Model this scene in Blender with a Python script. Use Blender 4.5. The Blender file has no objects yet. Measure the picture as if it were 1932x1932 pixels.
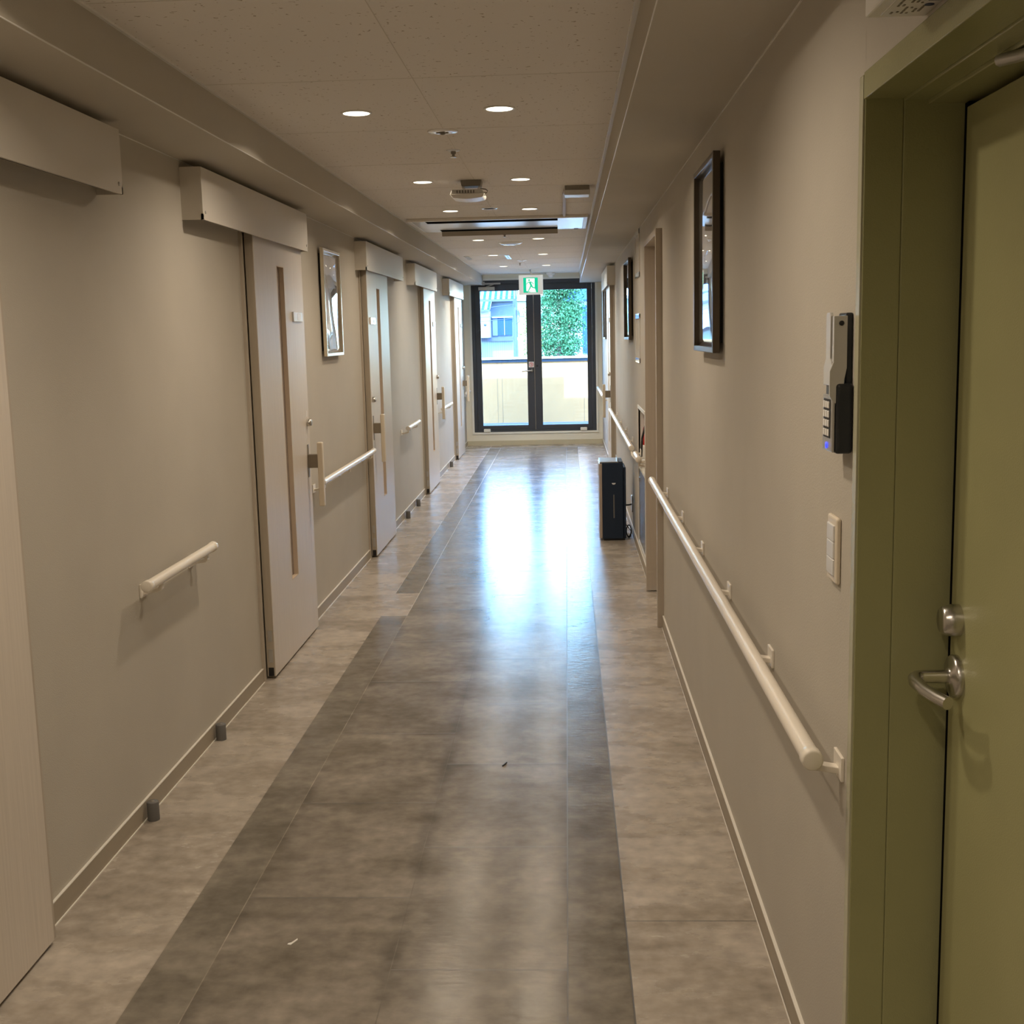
import bpy, math, random
from mathutils import Vector, Matrix
random.seed(7)
S = bpy.context.scene
COL = S.collection
PI = math.pi

# ------------------------------------------------------------------ camera
cam_d = bpy.data.cameras.new('camera')
cam = bpy.data.objects.new('camera', cam_d)
COL.objects.link(cam)
pitch, yaw, roll = 0.14831847, -0.04811309, 0.02341436
cy, sy, cp, sp = math.cos(yaw), math.sin(yaw), math.cos(pitch), math.sin(pitch)
fw = Vector((sy * cp, cy * cp, -sp))
rt = Vector((cy, -sy, 0))
dn = fw.cross(rt)
r2 = math.cos(roll) * rt + math.sin(roll) * dn
d2 = -math.sin(roll) * rt + math.cos(roll) * dn
m3 = Matrix((r2, -d2, -fw)).transposed()
cam.matrix_world = Matrix.Translation((0, 0, 1.5)) @ m3.to_4x4()
cam_d.sensor_width = 36
cam_d.lens = 2263.72 / 1932 * 36
cam_d.clip_start = 0.02
cam_d.clip_end = 500
S.camera = cam

# ------------------------------------------------------------------ world, sun, exposure
LAMP_W = 6.4
LAMP_C = (1.0, 0.835, 0.64)
SKY_STR = 5.2
SUN_STR = 30.0
w = bpy.data.worlds.new('world')
S.world = w
w.use_nodes = True
nt = w.node_tree
nt.nodes.clear()
out = nt.nodes.new('ShaderNodeOutputWorld')
bg = nt.nodes.new('ShaderNodeBackground')
sky = nt.nodes.new('ShaderNodeTexSky')
sky.sky_type = 'NISHITA'
sky.sun_disc = False
sky.sun_elevation = math.radians(62)
sky.sun_rotation = math.radians(180)
sky.air_density = 1.4
sky.ozone_density = 3.0
bg.inputs['Strength'].default_value = SKY_STR
nt.links.new(sky.outputs[0], bg.inputs[0])
nt.links.new(bg.outputs[0], out.inputs[0])
sd = bpy.data.lights.new('sun', 'SUN')
sd.energy = SUN_STR
sd.angle = math.radians(0.6)
sd.color = (1.0, 0.98, 0.95)
sun = bpy.data.objects.new('sun', sd)
COL.objects.link(sun)
el = math.radians(62)
sun.rotation_euler = Vector((0.0, math.cos(el), -math.sin(el))).to_track_quat('-Z', 'Y').to_euler()
vs = S.view_settings
vs.view_transform = 'Standard'
vs.look = 'None'
vs.exposure = 0.0
vs.gamma = 1.0
vs.use_curve_mapping = False
S.cycles.max_bounces = 10
S.cycles.diffuse_bounces = 6
S.cycles.glossy_bounces = 5
S.cycles.transparent_max_bounces = 16
S.cycles.sample_clamp_indirect = 8.0
S.cycles.use_denoising = True

# ------------------------------------------------------------------ materials
def srgb(r, g, b):
    f = lambda c: (c / 255 / 12.92) if c / 255 <= 0.04045 else ((c / 255 + 0.055) / 1.055) ** 2.4
    return (f(r), f(g), f(b), 1)

def mat(name, col, rough=0.5, metal=0.0, noise=None, amt=0.0, bump=0.0, bscale=200.0, stretch=(1, 1, 1), spec=0.5, coat=0.0, emit=None, estr=0.0, detail=3.0):
    m = bpy.data.materials.new(name)
    m.use_nodes = True
    n = m.node_tree.nodes
    L = m.node_tree.links
    p = n['Principled BSDF']
    c = tuple(col[:3]) + (1,)
    p.inputs['Base Color'].default_value = c
    p.inputs['Roughness'].default_value = rough
    p.inputs['Metallic'].default_value = metal
    p.inputs['Specular IOR Level'].default_value = spec
    p.inputs['Coat Weight'].default_value = coat
    p.inputs['Coat Roughness'].default_value = 0.03
    tc = n.new('ShaderNodeTexCoord')
    mp = n.new('ShaderNodeMapping')
    mp.inputs['Scale'].default_value = stretch
    L.new(tc.outputs['Object'], mp.inputs['Vector'])
    nz = n.new('ShaderNodeTexNoise')
    nz.inputs['Scale'].default_value = noise or 12.0
    nz.inputs['Detail'].default_value = detail
    L.new(mp.outputs[0], nz.inputs['Vector'])
    rp = n.new('ShaderNodeValToRGB')
    a = amt or 0.015
    rp.color_ramp.elements[0].position = 0.3
    rp.color_ramp.elements[1].position = 0.7
    rp.color_ramp.elements[0].color = tuple(x * (1 - a) for x in c[:3]) + (1,)
    rp.color_ramp.elements[1].color = tuple(min(1, x * (1 + a)) for x in c[:3]) + (1,)
    L.new(nz.outputs['Fac'], rp.inputs[0])
    L.new(rp.outputs[0], p.inputs['Base Color'])
    if bump:
        nb = n.new('ShaderNodeTexNoise')
        nb.inputs['Scale'].default_value = bscale
        nb.inputs['Detail'].default_value = 2
        L.new(mp.outputs[0], nb.inputs['Vector'])
        bp_ = n.new('ShaderNodeBump')
        bp_.inputs['Strength'].default_value = bump
        bp_.inputs['Distance'].default_value = 0.002
        L.new(nb.outputs['Fac'], bp_.inputs['Height'])
        L.new(bp_.outputs[0], p.inputs['Normal'])
    if emit:
        p.inputs['Emission Color'].default_value = tuple(emit[:3]) + (1,)
        p.inputs['Emission Strength'].default_value = estr
    return m

M = {}
M['paper'] = mat('wallpaper', (0.50, 0.465, 0.405), 0.75, noise=3, amt=0.03, bump=0.25, bscale=260, spec=0.3)
M['soffit'] = mat('soffit_paper', (0.50, 0.465, 0.40), 0.75, noise=3, amt=0.02, bump=0.25, bscale=260, spec=0.3)
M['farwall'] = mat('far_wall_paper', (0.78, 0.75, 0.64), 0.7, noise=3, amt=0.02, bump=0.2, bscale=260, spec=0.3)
M['base'] = mat('baseboard_vinyl', (0.36, 0.31, 0.24), 0.5, noise=5, amt=0.03)
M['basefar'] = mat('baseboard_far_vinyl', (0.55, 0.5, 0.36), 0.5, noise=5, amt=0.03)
M['bead'] = mat('baseboard_bead', (0.75, 0.72, 0.66), 0.3)
M['trim'] = mat('ceiling_trim_metal', (0.8, 0.79, 0.76), 0.3, coat=0.5)
M['silvlight'] = mat('satin_grey_cover', (0.56, 0.55, 0.52), 0.3, coat=0.3)
M['gloss'] = mat('gloss_white_cover', (0.85, 0.84, 0.82), 0.2, coat=1.0)
M['signbody'] = mat('sign_acrylic', (0.8, 0.8, 0.76), 0.3, emit=(1, 0.97, 0.9), estr=0.32)
M['header'] = mat('header_box_paint', (0.66, 0.62, 0.56), 0.4, noise=6, amt=0.01, bump=0.1, bscale=300)
M['header_end'] = mat('header_box_end', (0.6, 0.55, 0.48), 0.45)
M['leaf'] = mat('pale_wood_laminate', (0.64, 0.58, 0.51), 0.38, noise=9, amt=0.05, stretch=(14, 14, 0.35), detail=5)
M['edge'] = mat('door_edge_band', (0.42, 0.36, 0.28), 0.5, noise=9, amt=0.05, stretch=(8, 8, 0.4))
M['casing'] = mat('door_casing', (0.46, 0.40, 0.33), 0.45, noise=9, amt=0.04, stretch=(8, 8, 0.4))
M['slotglass'] = mat('slot_glass', (0.27, 0.22, 0.19), 0.35, noise=60, amt=0.15)
M['slotrim'] = mat('slot_rim', (0.62, 0.5, 0.38), 0.4)
M['chrome'] = mat('brushed_steel', (0.62, 0.6, 0.57), 0.25, metal=1.0)
M['brown'] = mat('bracket_brown', (0.20, 0.165, 0.12), 0.4)
M['handle'] = mat('handle_resin', (0.66, 0.58, 0.46), 0.35)
M['plate'] = mat('plate_acrylic', (0.75, 0.76, 0.78), 0.12)
M['rail'] = mat('handrail_resin', (0.80, 0.745, 0.66), 0.3, noise=9, amt=0.02)
M['railmetal'] = mat('handrail_bracket', (0.78, 0.73, 0.65), 0.35)
M['stopper'] = mat('grey_rubber', (0.13, 0.125, 0.12), 0.6)
M['green'] = mat('green_steel_paint', (0.34, 0.33, 0.165), 0.38, noise=5, amt=0.04, bump=0.2, bscale=350)
M['greendark'] = mat('green_frame_paint', (0.33, 0.325, 0.165), 0.26, noise=5, amt=0.04, bump=0.2, bscale=350)
M['seal'] = mat('frame_sealant', (0.46, 0.45, 0.32), 0.25)
M['black'] = mat('matte_black', (0.012, 0.012, 0.013), 0.5)
M['slotblack'] = mat('slot_shadow_black', (0.008, 0.008, 0.008), 0.9, spec=0.0)
M['blackpl'] = mat('black_plastic', (0.02, 0.024, 0.03), 0.35, bump=0.3, bscale=500)
M['navy'] = mat('dark_navy_plastic', (0.005, 0.018, 0.045), 0.4)
M['gold'] = mat('champagne_panel', (0.50, 0.42, 0.36), 0.3, metal=0.3)
M['white'] = mat('white_plastic', (0.78, 0.76, 0.72), 0.35)
M['offwhite'] = mat('cream_plastic', (0.72, 0.64, 0.52), 0.35)
M['silver'] = mat('silver_plastic', (0.50, 0.49, 0.47), 0.28, metal=0.6)
M['blueled'] = mat('blue_led', (0.05, 0.05, 0.9), 0.3, emit=(0.05, 0.08, 1), estr=1.5)
M['bronze'] = mat('dark_bronze_frame', (0.10, 0.08, 0.06), 0.3, metal=0.5)
M['champ'] = mat('champagne_frame', (0.75, 0.68, 0.55), 0.22, metal=0.8)
M['alu'] = mat('dark_aluminium', (0.045, 0.052, 0.065), 0.45, noise=4, amt=0.05)
M['whitetrim'] = mat('white_trim', (0.82, 0.81, 0.74), 0.4)
M['ac'] = mat('ac_white', (0.6, 0.6, 0.58), 0.22)
M['acflap'] = mat('ac_flap', (0.42, 0.38, 0.31), 0.4)
M['device'] = mat('device_grey', (0.55, 0.54, 0.52), 0.3)
M['devdark'] = mat('device_dark_grey', (0.22, 0.2, 0.17), 0.4)
M['red'] = mat('red_paint', (0.5, 0.02, 0.02), 0.35)
M['redpale'] = mat('red_print', (0.75, 0.12, 0.12), 0.4)
M['mdl'] = mat('cable_moulding', (0.46, 0.38, 0.29), 0.5)
M['greyglass'] = mat('grey_panel', (0.17, 0.165, 0.155), 0.25)
M['signgreen'] = mat('sign_green', (0.0, 0.2, 0.1), 0.4, emit=(0.0, 0.55, 0.30), estr=1.0)
M['signwhite'] = mat('sign_white', (0.8, 0.85, 0.8), 0.4, emit=(0.95, 1.0, 0.95), estr=0.8)
M['lamp'] = mat('lamp_diffuser', (0.9, 0.9, 0.85), 0.4, emit=(1.0, 0.9, 0.68), estr=5.0)
M['cream'] = mat('cream_render', (0.66, 0.38, 0.17), 0.8, noise=6, amt=0.03)
M['bluerail'] = mat('blue_grey_coping', (0.022, 0.036, 0.06), 0.7, spec=0.1)
M['conc'] = mat('pale_concrete', (0.3, 0.3, 0.29), 0.8, noise=5, amt=0.08)
M['asph'] = mat('road_grey', (0.12, 0.12, 0.125), 0.9, noise=1, amt=0.1)
M['hwall'] = mat('pale_house_wall', (0.085, 0.105, 0.14), 0.9, spec=0.1, noise=2, amt=0.05)
M['hwhite'] = mat('white_house_wall', (0.26, 0.29, 0.32), 0.8, noise=2, amt=0.04)
M['hcream'] = mat('cream_house_wall', (0.3, 0.28, 0.17), 0.8, noise=2, amt=0.04)
M['hblue'] = mat('blue_window_glass', (0.022, 0.05, 0.11), 0.9, spec=0.05)
M['hband'] = mat('violet_grey_fascia', (0.035, 0.045, 0.09), 0.6)
M['pole'] = mat('pole_blue_grey', (0.03, 0.04, 0.08), 0.6)
M['trunk'] = mat('tree_bark', (0.12, 0.09, 0.07), 0.9, noise=6, amt=0.2)
M['grit'] = mat('paper_scrap', (0.7, 0.68, 0.64), 0.7)

def glass_mat():
    m = bpy.data.materials.new('window_glass')
    m.use_nodes = True
    n = m.node_tree.nodes; L = m.node_tree.links
    n.clear()
    o = n.new('ShaderNodeOutputMaterial')
    t = n.new('ShaderNodeBsdfTransparent')
    t.inputs[0].default_value = (0.68, 0.85, 1.0, 1)
    g = n.new('ShaderNodeBsdfGlossy')
    g.inputs['Roughness'].default_value = 0.01
    fr = n.new('ShaderNodeFresnel')
    fr.inputs[0].default_value = 1.4
    mx = n.new('ShaderNodeMixShader')
    L.new(fr.outputs[0], mx.inputs[0]); L.new(t.outputs[0], mx.inputs[1]); L.new(g.outputs[0], mx.inputs[2])
    L.new(mx.outputs[0], o.inputs[0])
    return m
M['glass'] = glass_mat()

def sheet_mat(name, base, wav, wscale, dist=0.01):
    """glossy acrylic over a picture, slightly buckled"""
    m = mat(name, base, 0.03, noise=5, amt=0.25, spec=0.9, coat=1.0)
    n = m.node_tree.nodes; L = m.node_tree.links
    p = n['Principled BSDF']
    tc = n.new('ShaderNodeTexCoord')
    nb = n.new('ShaderNodeTexNoise'); nb.inputs['Scale'].default_value = wscale; nb.inputs['Detail'].default_value = 0
    L.new(tc.outputs['Object'], nb.inputs['Vector'])
    b = n.new('ShaderNodeBump'); b.inputs['Strength'].default_value = wav; b.inputs['Distance'].default_value = dist
    L.new(nb.outputs['Fac'], b.inputs['Height'])
    L.new(b.outputs[0], p.inputs['Normal']); L.new(b.outputs[0], p.inputs['Coat Normal'])
    return m
M['sheetR'] = sheet_mat('acrylic_flat', (0.30, 0.29, 0.27), 0.10, 3.0)
M['sheetL'] = sheet_mat('acrylic_buckled', (0.42, 0.39, 0.37), 0.5, 4.5)

def ceiling_mat():
    m = bpy.data.materials.new('rockwool_board')
    m.use_nodes = True
    n = m.node_tree.nodes; L = m.node_tree.links
    p = n['Principled BSDF']; p.inputs['Roughness'].default_value = 0.85
    p.inputs['Specular IOR Level'].default_value = 0.25
    tc = n.new('ShaderNodeTexCoord')
    base = (0.78, 0.745, 0.71, 1)
    # small worm-like pits
    v = n.new('ShaderNodeTexVoronoi'); v.inputs['Scale'].default_value = 52
    nd = n.new('ShaderNodeTexNoise'); nd.inputs['Scale'].default_value = 55; nd.inputs['Detail'].default_value = 1
    L.new(tc.outputs['Object'], nd.inputs['Vector'])
    ad = n.new('ShaderNodeVectorMath'); ad.operation = 'MULTIPLY_ADD'
    ad.inputs[1].default_value = (0.03, 0.03, 0.0)
    L.new(nd.outputs['Color'], ad.inputs[0]); L.new(tc.outputs['Object'], ad.inputs[2])
    L.new(ad.outputs[0], v.inputs['Vector'])
    lt = n.new('ShaderNodeMath'); lt.operation = 'LESS_THAN'; lt.inputs[1].default_value = 0.17
    L.new(v.outputs['Distance'], lt.inputs[0])
    sx = n.new('ShaderNodeSeparateColor'); L.new(v.outputs['Color'], sx.inputs[0])
    g2 = n.new('ShaderNodeMath'); g2.operation = 'GREATER_THAN'; g2.inputs[1].default_value = 0.42
    L.new(sx.outputs[0], g2.inputs[0])
    mu = n.new('ShaderNodeMath'); mu.operation = 'MULTIPLY'
    L.new(lt.outputs[0], mu.inputs[0]); L.new(g2.outputs[0], mu.inputs[1])
    mx = n.new('ShaderNodeMix'); mx.data_type = 'RGBA'
    mx.inputs[6].default_value = base; mx.inputs[7].default_value = (0.46, 0.40, 0.34, 1)
    L.new(mu.outputs[0], mx.inputs[0])
    L.new(mx.outputs[2], p.inputs['Base Color'])
    b = n.new('ShaderNodeBump'); b.inputs['Strength'].default_value = 0.3; b.inputs['Distance'].default_value = 0.002; b.invert = True
    L.new(mu.outputs[0], b.inputs['Height']); L.new(b.outputs[0], p.inputs['Normal'])
    return m
M['ceil'] = ceiling_mat()
M['joint'] = mat('board_joint', (0.60, 0.56, 0.50), 0.8)

def floor_mat(name, dark, light, streak, rough, rb, edge=0.0, bumpsc=(22, 60, 1)):
    """printed vinyl: cloudy stone streaked across the corridor, satin polish"""
    m = bpy.data.materials.new(name)
    m.use_nodes = True
    n = m.node_tree.nodes; L = m.node_tree.links
    p = n['Principled BSDF']
    p.inputs['Specular IOR Level'].default_value = 0.22
    tc = n.new('ShaderNodeTexCoord')
    mp = n.new('ShaderNodeMapping'); mp.inputs['Scale'].default_value = streak
    L.new(tc.outputs['Object'], mp.inputs['Vector'])
    n1 = n.new('ShaderNodeTexNoise'); n1.inputs['Scale'].default_value = 2.2; n1.inputs['Detail'].default_value = 9; n1.inputs['Roughness'].default_value = 0.62
    L.new(mp.outputs[0], n1.inputs['Vector'])
    r1 = n.new('ShaderNodeValToRGB')
    r1.color_ramp.elements[0].position = 0.30; r1.color_ramp.elements[1].position = 0.70; r1.color_ramp.interpolation = 'EASE'
    r1.color_ramp.elements[0].color = dark + (1,); r1.color_ramp.elements[1].color = light + (1,)
    L.new(n1.outputs['Fac'], r1.inputs[0])
    n2 = n.new('ShaderNodeTexNoise'); n2.inputs['Scale'].default_value = 20; n2.inputs['Detail'].default_value = 8
    L.new(tc.outputs['Object'], n2.inputs['Vector'])
    r2_ = n.new('ShaderNodeMapRange'); r2_.inputs[1].default_value = 0.3; r2_.inputs[2].default_value = 0.7; r2_.inputs[3].default_value = 0.80; r2_.inputs[4].default_value = 1.20
    L.new(n2.outputs['Fac'], r2_.inputs[0])
    vm = n.new('ShaderNodeVectorMath'); vm.operation = 'SCALE'
    L.new(r1.outputs[0], vm.inputs[0]); L.new(r2_.outputs[0], vm.inputs['Scale'])
    at = n.new('ShaderNodeAttribute'); at.attribute_name = 'tint'
    v2 = n.new('ShaderNodeVectorMath'); v2.operation = 'MULTIPLY'
    L.new(vm.outputs[0], v2.inputs[0]); L.new(at.outputs['Color'], v2.inputs[1])
    last = v2
    if edge:
        # soft printed border inside every tile, broken up by noise
        uv = n.new('ShaderNodeUVMap'); uv.uv_map = 'tile'
        sx = n.new('ShaderNodeSeparateXYZ'); L.new(uv.outputs[0], sx.inputs[0])
        mins = []
        for k, wd in ((0, 0.10), (1, 0.07)):
            a = n.new('ShaderNodeMath'); a.operation = 'SUBTRACT'; a.inputs[0].default_value = 1.0; L.new(sx.outputs[k], a.inputs[1])
            if k == 1:
                bnode = sx.outputs[k]      # only the far edge of each tile is dark
                src = a.outputs[0]
            else:
                mm = n.new('ShaderNodeMath'); mm.operation = 'MINIMUM'; L.new(a.outputs[0], mm.inputs[0]); L.new(sx.outputs[k], mm.inputs[1]); src = mm.outputs[0]
            r = n.new('ShaderNodeMapRange'); r.interpolation_type = 'SMOOTHSTEP'; r.inputs[1].default_value = 0; r.inputs[2].default_value = wd; r.inputs[3].default_value = 1; r.inputs[4].default_value = 0
            L.new(src, r.inputs[0]); mins.append(r)
        mx = n.new('ShaderNodeMath'); mx.operation = 'MAXIMUM'; L.new(mins[0].outputs[0], mx.inputs[0]); L.new(mins[1].outputs[0], mx.inputs[1])
        n3 = n.new('ShaderNodeTexNoise'); n3.inputs['Scale'].default_value = 3.0; n3.inputs['Detail'].default_value = 3
        L.new(tc.outputs['Object'], n3.inputs['Vector'])
        r3 = n.new('ShaderNodeMapRange'); r3.inputs[1].default_value = 0.38; r3.inputs[2].default_value = 0.62
        L.new(n3.outputs['Fac'], r3.inputs[0])
        m1 = n.new('ShaderNodeMath'); m1.operation = 'MULTIPLY'; L.new(mx.outputs[0], m1.inputs[0]); L.new(r3.outputs[0], m1.inputs[1])
        m2 = n.new('ShaderNodeMapRange'); m2.inputs[3].default_value = 1.0; m2.inputs[4].default_value = 1.0 - edge
        L.new(m1.outputs[0], m2.inputs[0])
        v3 = n.new('ShaderNodeVectorMath'); v3.operation = 'SCALE'; L.new(v2.outputs[0], v3.inputs[0]); L.new(m2.outputs[0], v3.inputs['Scale'])
        last = v3
    L.new(last.outputs[0], p.inputs['Base Color'])
    rr = n.new('ShaderNodeMapRange'); rr.inputs[1].default_value = 0.3; rr.inputs[2].default_value = 0.7; rr.inputs[3].default_value = rough * 0.85; rr.inputs[4].default_value = rough * 1.15
    L.new(n1.outputs['Fac'], rr.inputs[0]); L.new(rr.outputs[0], p.inputs['Roughness'])
    m3_ = n.new('ShaderNodeMapping'); m3_.inputs['Scale'].default_value = bumpsc
    L.new(tc.outputs['Object'], m3_.inputs['Vector'])
    nb = n.new('ShaderNodeTexNoise'); nb.inputs['Scale'].default_value = 1.0; nb.inputs['Detail'].default_value = 3
    L.new(m3_.outputs[0], nb.inputs['Vector'])
    b = n.new('ShaderNodeBump'); b.inputs['Strength'].default_value = rb; b.inputs['Distance'].default_value = 0.002
    L.new(nb.outputs['Fac'], b.inputs['Height']); L.new(b.outputs[0], p.inputs['Normal'])
    return m
M['f_out'] = floor_mat('floor_pale_vinyl', (0.29, 0.25, 0.205), (0.45, 0.40, 0.345), (0.9, 1.9, 1), 0.27, 0.2)
M['f_band'] = floor_mat('floor_dark_band_vinyl', (0.125, 0.11, 0.088), (0.225, 0.20, 0.165), (1.4, 1.9, 1), 0.22, 0.45)
M['f_tile'] = floor_mat('floor_tile_vinyl', (0.135, 0.117, 0.093), (0.25, 0.22, 0.185), (1.2, 1.8, 1), 0.215, 0.3, edge=0.36)
M['f_jl'] = mat('floor_joint_light', (0.5, 0.46, 0.4), 0.3)
M['f_jd'] = mat('floor_joint_dark', (0.10, 0.09, 0.08), 0.4)

def leaf_mat(name, col):
    m = mat(name, col, 0.9, noise=1.2, amt=0.25, spec=0.05)
    m.node_tree.nodes['Principled BSDF'].inputs['Transmission Weight'].default_value = 0.0
    return m
M['leafg'] = leaf_mat('tree_leaves', (0.045, 0.125, 0.055))
M['leafy'] = leaf_mat('yellow_green_leaves', (0.14, 0.19, 0.04))

def roof_mat():
    m = bpy.data.materials.new('sun_striped_roof')
    m.use_nodes = True
    n = m.node_tree.nodes; L = m.node_tree.links
    p = n['Principled BSDF']; p.inputs['Roughness'].default_value = 0.9; p.inputs['Specular IOR Level'].default_value = 0.05
    tc = n.new('ShaderNodeTexCoord')
    wv = n.new('ShaderNodeTexWave'); wv.bands_direction = 'X'; wv.inputs['Scale'].default_value = 0.95; wv.inputs['Distortion'].default_value = 0
    L.new(tc.outputs['Object'], wv.inputs['Vector'])
    r = n.new('ShaderNodeValToRGB'); r.color_ramp.elements[0].position = 0.45; r.color_ramp.elements[1].position = 0.55
    r.color_ramp.elements[0].color = (0.014, 0.045, 0.12, 1); r.color_ramp.elements[1].color = (0.17, 0.19, 0.21, 1)  # pale stripes are sun reflected off the seams, put into the colour
    L.new(wv.outputs[0], r.inputs[0]); L.new(r.outputs[0], p.inputs['Base Color'])
    return m
M['roof'] = roof_mat()

def siding_mat():
    m = bpy.data.materials.new('corrugated_siding')
    m.use_nodes = True
    n = m.node_tree.nodes; L = m.node_tree.links
    p = n['Principled BSDF']; p.inputs['Roughness'].default_value = 0.6
    tc = n.new('ShaderNodeTexCoord')
    wv = n.new('ShaderNodeTexWave'); wv.bands_direction = 'X'; wv.inputs['Scale'].default_value = 2.4; wv.inputs['Distortion'].default_value = 0
    L.new(tc.outputs['Object'], wv.inputs['Vector'])
    r = n.new('ShaderNodeValToRGB')
    r.color_ramp.elements[0].color = (0.11, 0.16, 0.175, 1); r.color_ramp.elements[1].color = (0.15, 0.19, 0.20, 1)
    L.new(wv.outputs[0], r.inputs[0]); L.new(r.outputs[0], p.inputs['Base Color'])
    return m
M['siding'] = siding_mat()

# ------------------------------------------------------------------ mesh helpers
ORG = {}
class MB:
    def __init__(s):
        s.v = []; s.f = []; s.smooth = []
    def add(s, vs_, fs, sm=False):
        b = len(s.v); s.v += [Vector(x) for x in vs_]
        for f in fs:
            s.f.append([b + i for i in f]); s.smooth.append(sm)
        return s
    def box(s, x0, x1, y0, y1, z0, z1):
        if x0 > x1: x0, x1 = x1, x0
        if y0 > y1: y0, y1 = y1, y0
        if z0 > z1: z0, z1 = z1, z0
        v = [(x, y, z) for z in (z0, z1) for y in (y0, y1) for x in (x0, x1)]
        return s.add(v, [(0, 2, 3, 1), (4, 5, 7, 6), (0, 1, 5, 4), (2, 6, 7, 3), (0, 4, 6, 2), (1, 3, 7, 5)])
    def frame_of(s, d):
        d = Vector(d).normalized()
        u = Vector((0, 0, 1)) if abs(d.z) < 0.9 else Vector((0, 1, 0))
        a = d.cross(u).normalized(); b = d.cross(a).normalized()
        return a, b
    def tube(s, pts, r, n=16, cap=True):
        P = [Vector(p) for p in pts]; R = r if isinstance(r, (list, tuple)) else [r] * len(P)
        a = None; rings = []
        for i, p in enumerate(P):
            if i == 0: t = (P[1] - P[0]).normalized()
            elif i == len(P) - 1: t = (P[-1] - P[-2]).normalized()
            else: t = ((P[i + 1] - p).normalized() + (p - P[i - 1]).normalized()).normalized()
            if a is None: a, _ = s.frame_of(t)
            a = (a - t * a.dot(t)).normalized(); b = t.cross(a)
            rings.append([p + (a * math.cos(2 * PI * k / n) + b * math.sin(2 * PI * k / n)) * R[i] for k in range(n)])
        vs_ = [q for rg in rings for q in rg]; fs = []
        for i in range(len(P) - 1):
            for k in range(n):
                fs.append((i * n + k, i * n + (k + 1) % n, (i + 1) * n + (k + 1) % n, (i + 1) * n + k))
        s.add(vs_, fs, True)
        if cap:
            s.add(rings[0], [tuple(range(n))[::-1]]); s.add(rings[-1], [tuple(range(n))])
        return s
    def lathe(s, c, prof, n=32, axis='z', sm=True):
        """prof: list of (r, h) from c along axis"""
        c = Vector(c); rings = []
        for r, h in prof:
            rg = []
            for k in range(n):
                t = 2 * PI * k / n; a_, b_ = r * math.cos(t), r * math.sin(t)
                rg.append(c + Vector({'z': (a_, b_, h), 'x': (h, a_, b_), 'y': (b_, h, a_)}[axis]))
            rings.append(rg)
        fs = []
        for i in range(len(prof) - 1):
            for k in range(n):
                fs.append((i * n + k, i * n + (k + 1) % n, (i + 1) * n + (k + 1) % n, (i + 1) * n + k))
        s.add([q for rg in rings for q in rg], fs, sm)
        if prof[0][0] > 1e-6: s.add(rings[0], [tuple(range(n))[::-1]])
        if prof[-1][0] > 1e-6: s.add(rings[-1], [tuple(range(n))])
        return s
    def prism(s, poly, axis, a0, a1):
        """poly 2D (other two axes in order), extruded along axis"""
        def P(p, a):
            return {'x': (a, p[0], p[1]), 'y': (p[0], a, p[1]), 'z': (p[0], p[1], a)}[axis]
        n = len(poly)
        v = [P(p, a0) for p in poly] + [P(p, a1) for p in poly]
        fs = [tuple(range(n))[::-1], tuple(range(n, 2 * n))] + [(i, (i + 1) % n, n + (i + 1) % n, n + i) for i in range(n)]
        return s.add(v, fs)
    def build(s, name, m, parent=None, bev=0.0, seg=2, fixn=True):
        me = bpy.data.meshes.new(name)
        o_ = ORG.get(parent.name, Vector((0, 0, 0))) if parent else Vector((0, 0, 0))
        me.from_pydata([tuple(q - o_) for q in s.v], [], s.f)
        me.polygons.foreach_set('use_smooth', s.smooth)
        me.materials.append(M[m] if isinstance(m, str) else m)
        me.update()
        if fixn:
            import bmesh
            bm = bmesh.new(); bm.from_mesh(me)
            bmesh.ops.recalc_face_normals(bm, faces=bm.faces); bm.to_mesh(me); bm.free()
        ob = bpy.data.objects.new(name, me)
        COL.objects.link(ob)
        if parent:
            ob.parent = parent
            ORG[ob.name] = o_
        if bev:
            b = ob.modifiers.new('bevel', 'BEVEL'); b.width = bev; b.segments = seg; b.limit_method = 'ANGLE'
        return ob

def tag(o, label=None, cat=None, group=None, kind=None):
    if label: o['label'] = label
    if cat: o['category'] = cat
    if group: o['group'] = group
    if kind: o['kind'] = kind
    return o
def thing(name, loc, label, cat, group=None, kind=None):
    o = bpy.data.objects.new(name, None); o.empty_display_size = 0.05
    COL.objects.link(o); o.location = loc
    ORG[o.name] = Vector(loc)
    return tag(o, label, cat, group, kind)
def copy_thing(root, loc, label=None, group=None):
    r = root.copy(); COL.objects.link(r); r.location = loc
    if label: r['label'] = label
    if group: r['group'] = group
    for ch in root.children:
        c = ch.copy(); COL.objects.link(c); c.parent = r
        for g in ch.children:
            d = g.copy(); COL.objects.link(d); d.parent = c
    return r

# ------------------------------------------------------------------ dimensions (metres)
XL, XR = -1.362, 0.472
YB, YF = -2.6, 16.15
ZS, ZC = 2.132, 2.265
XSL, XSR = -1.092, 0.186

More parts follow.
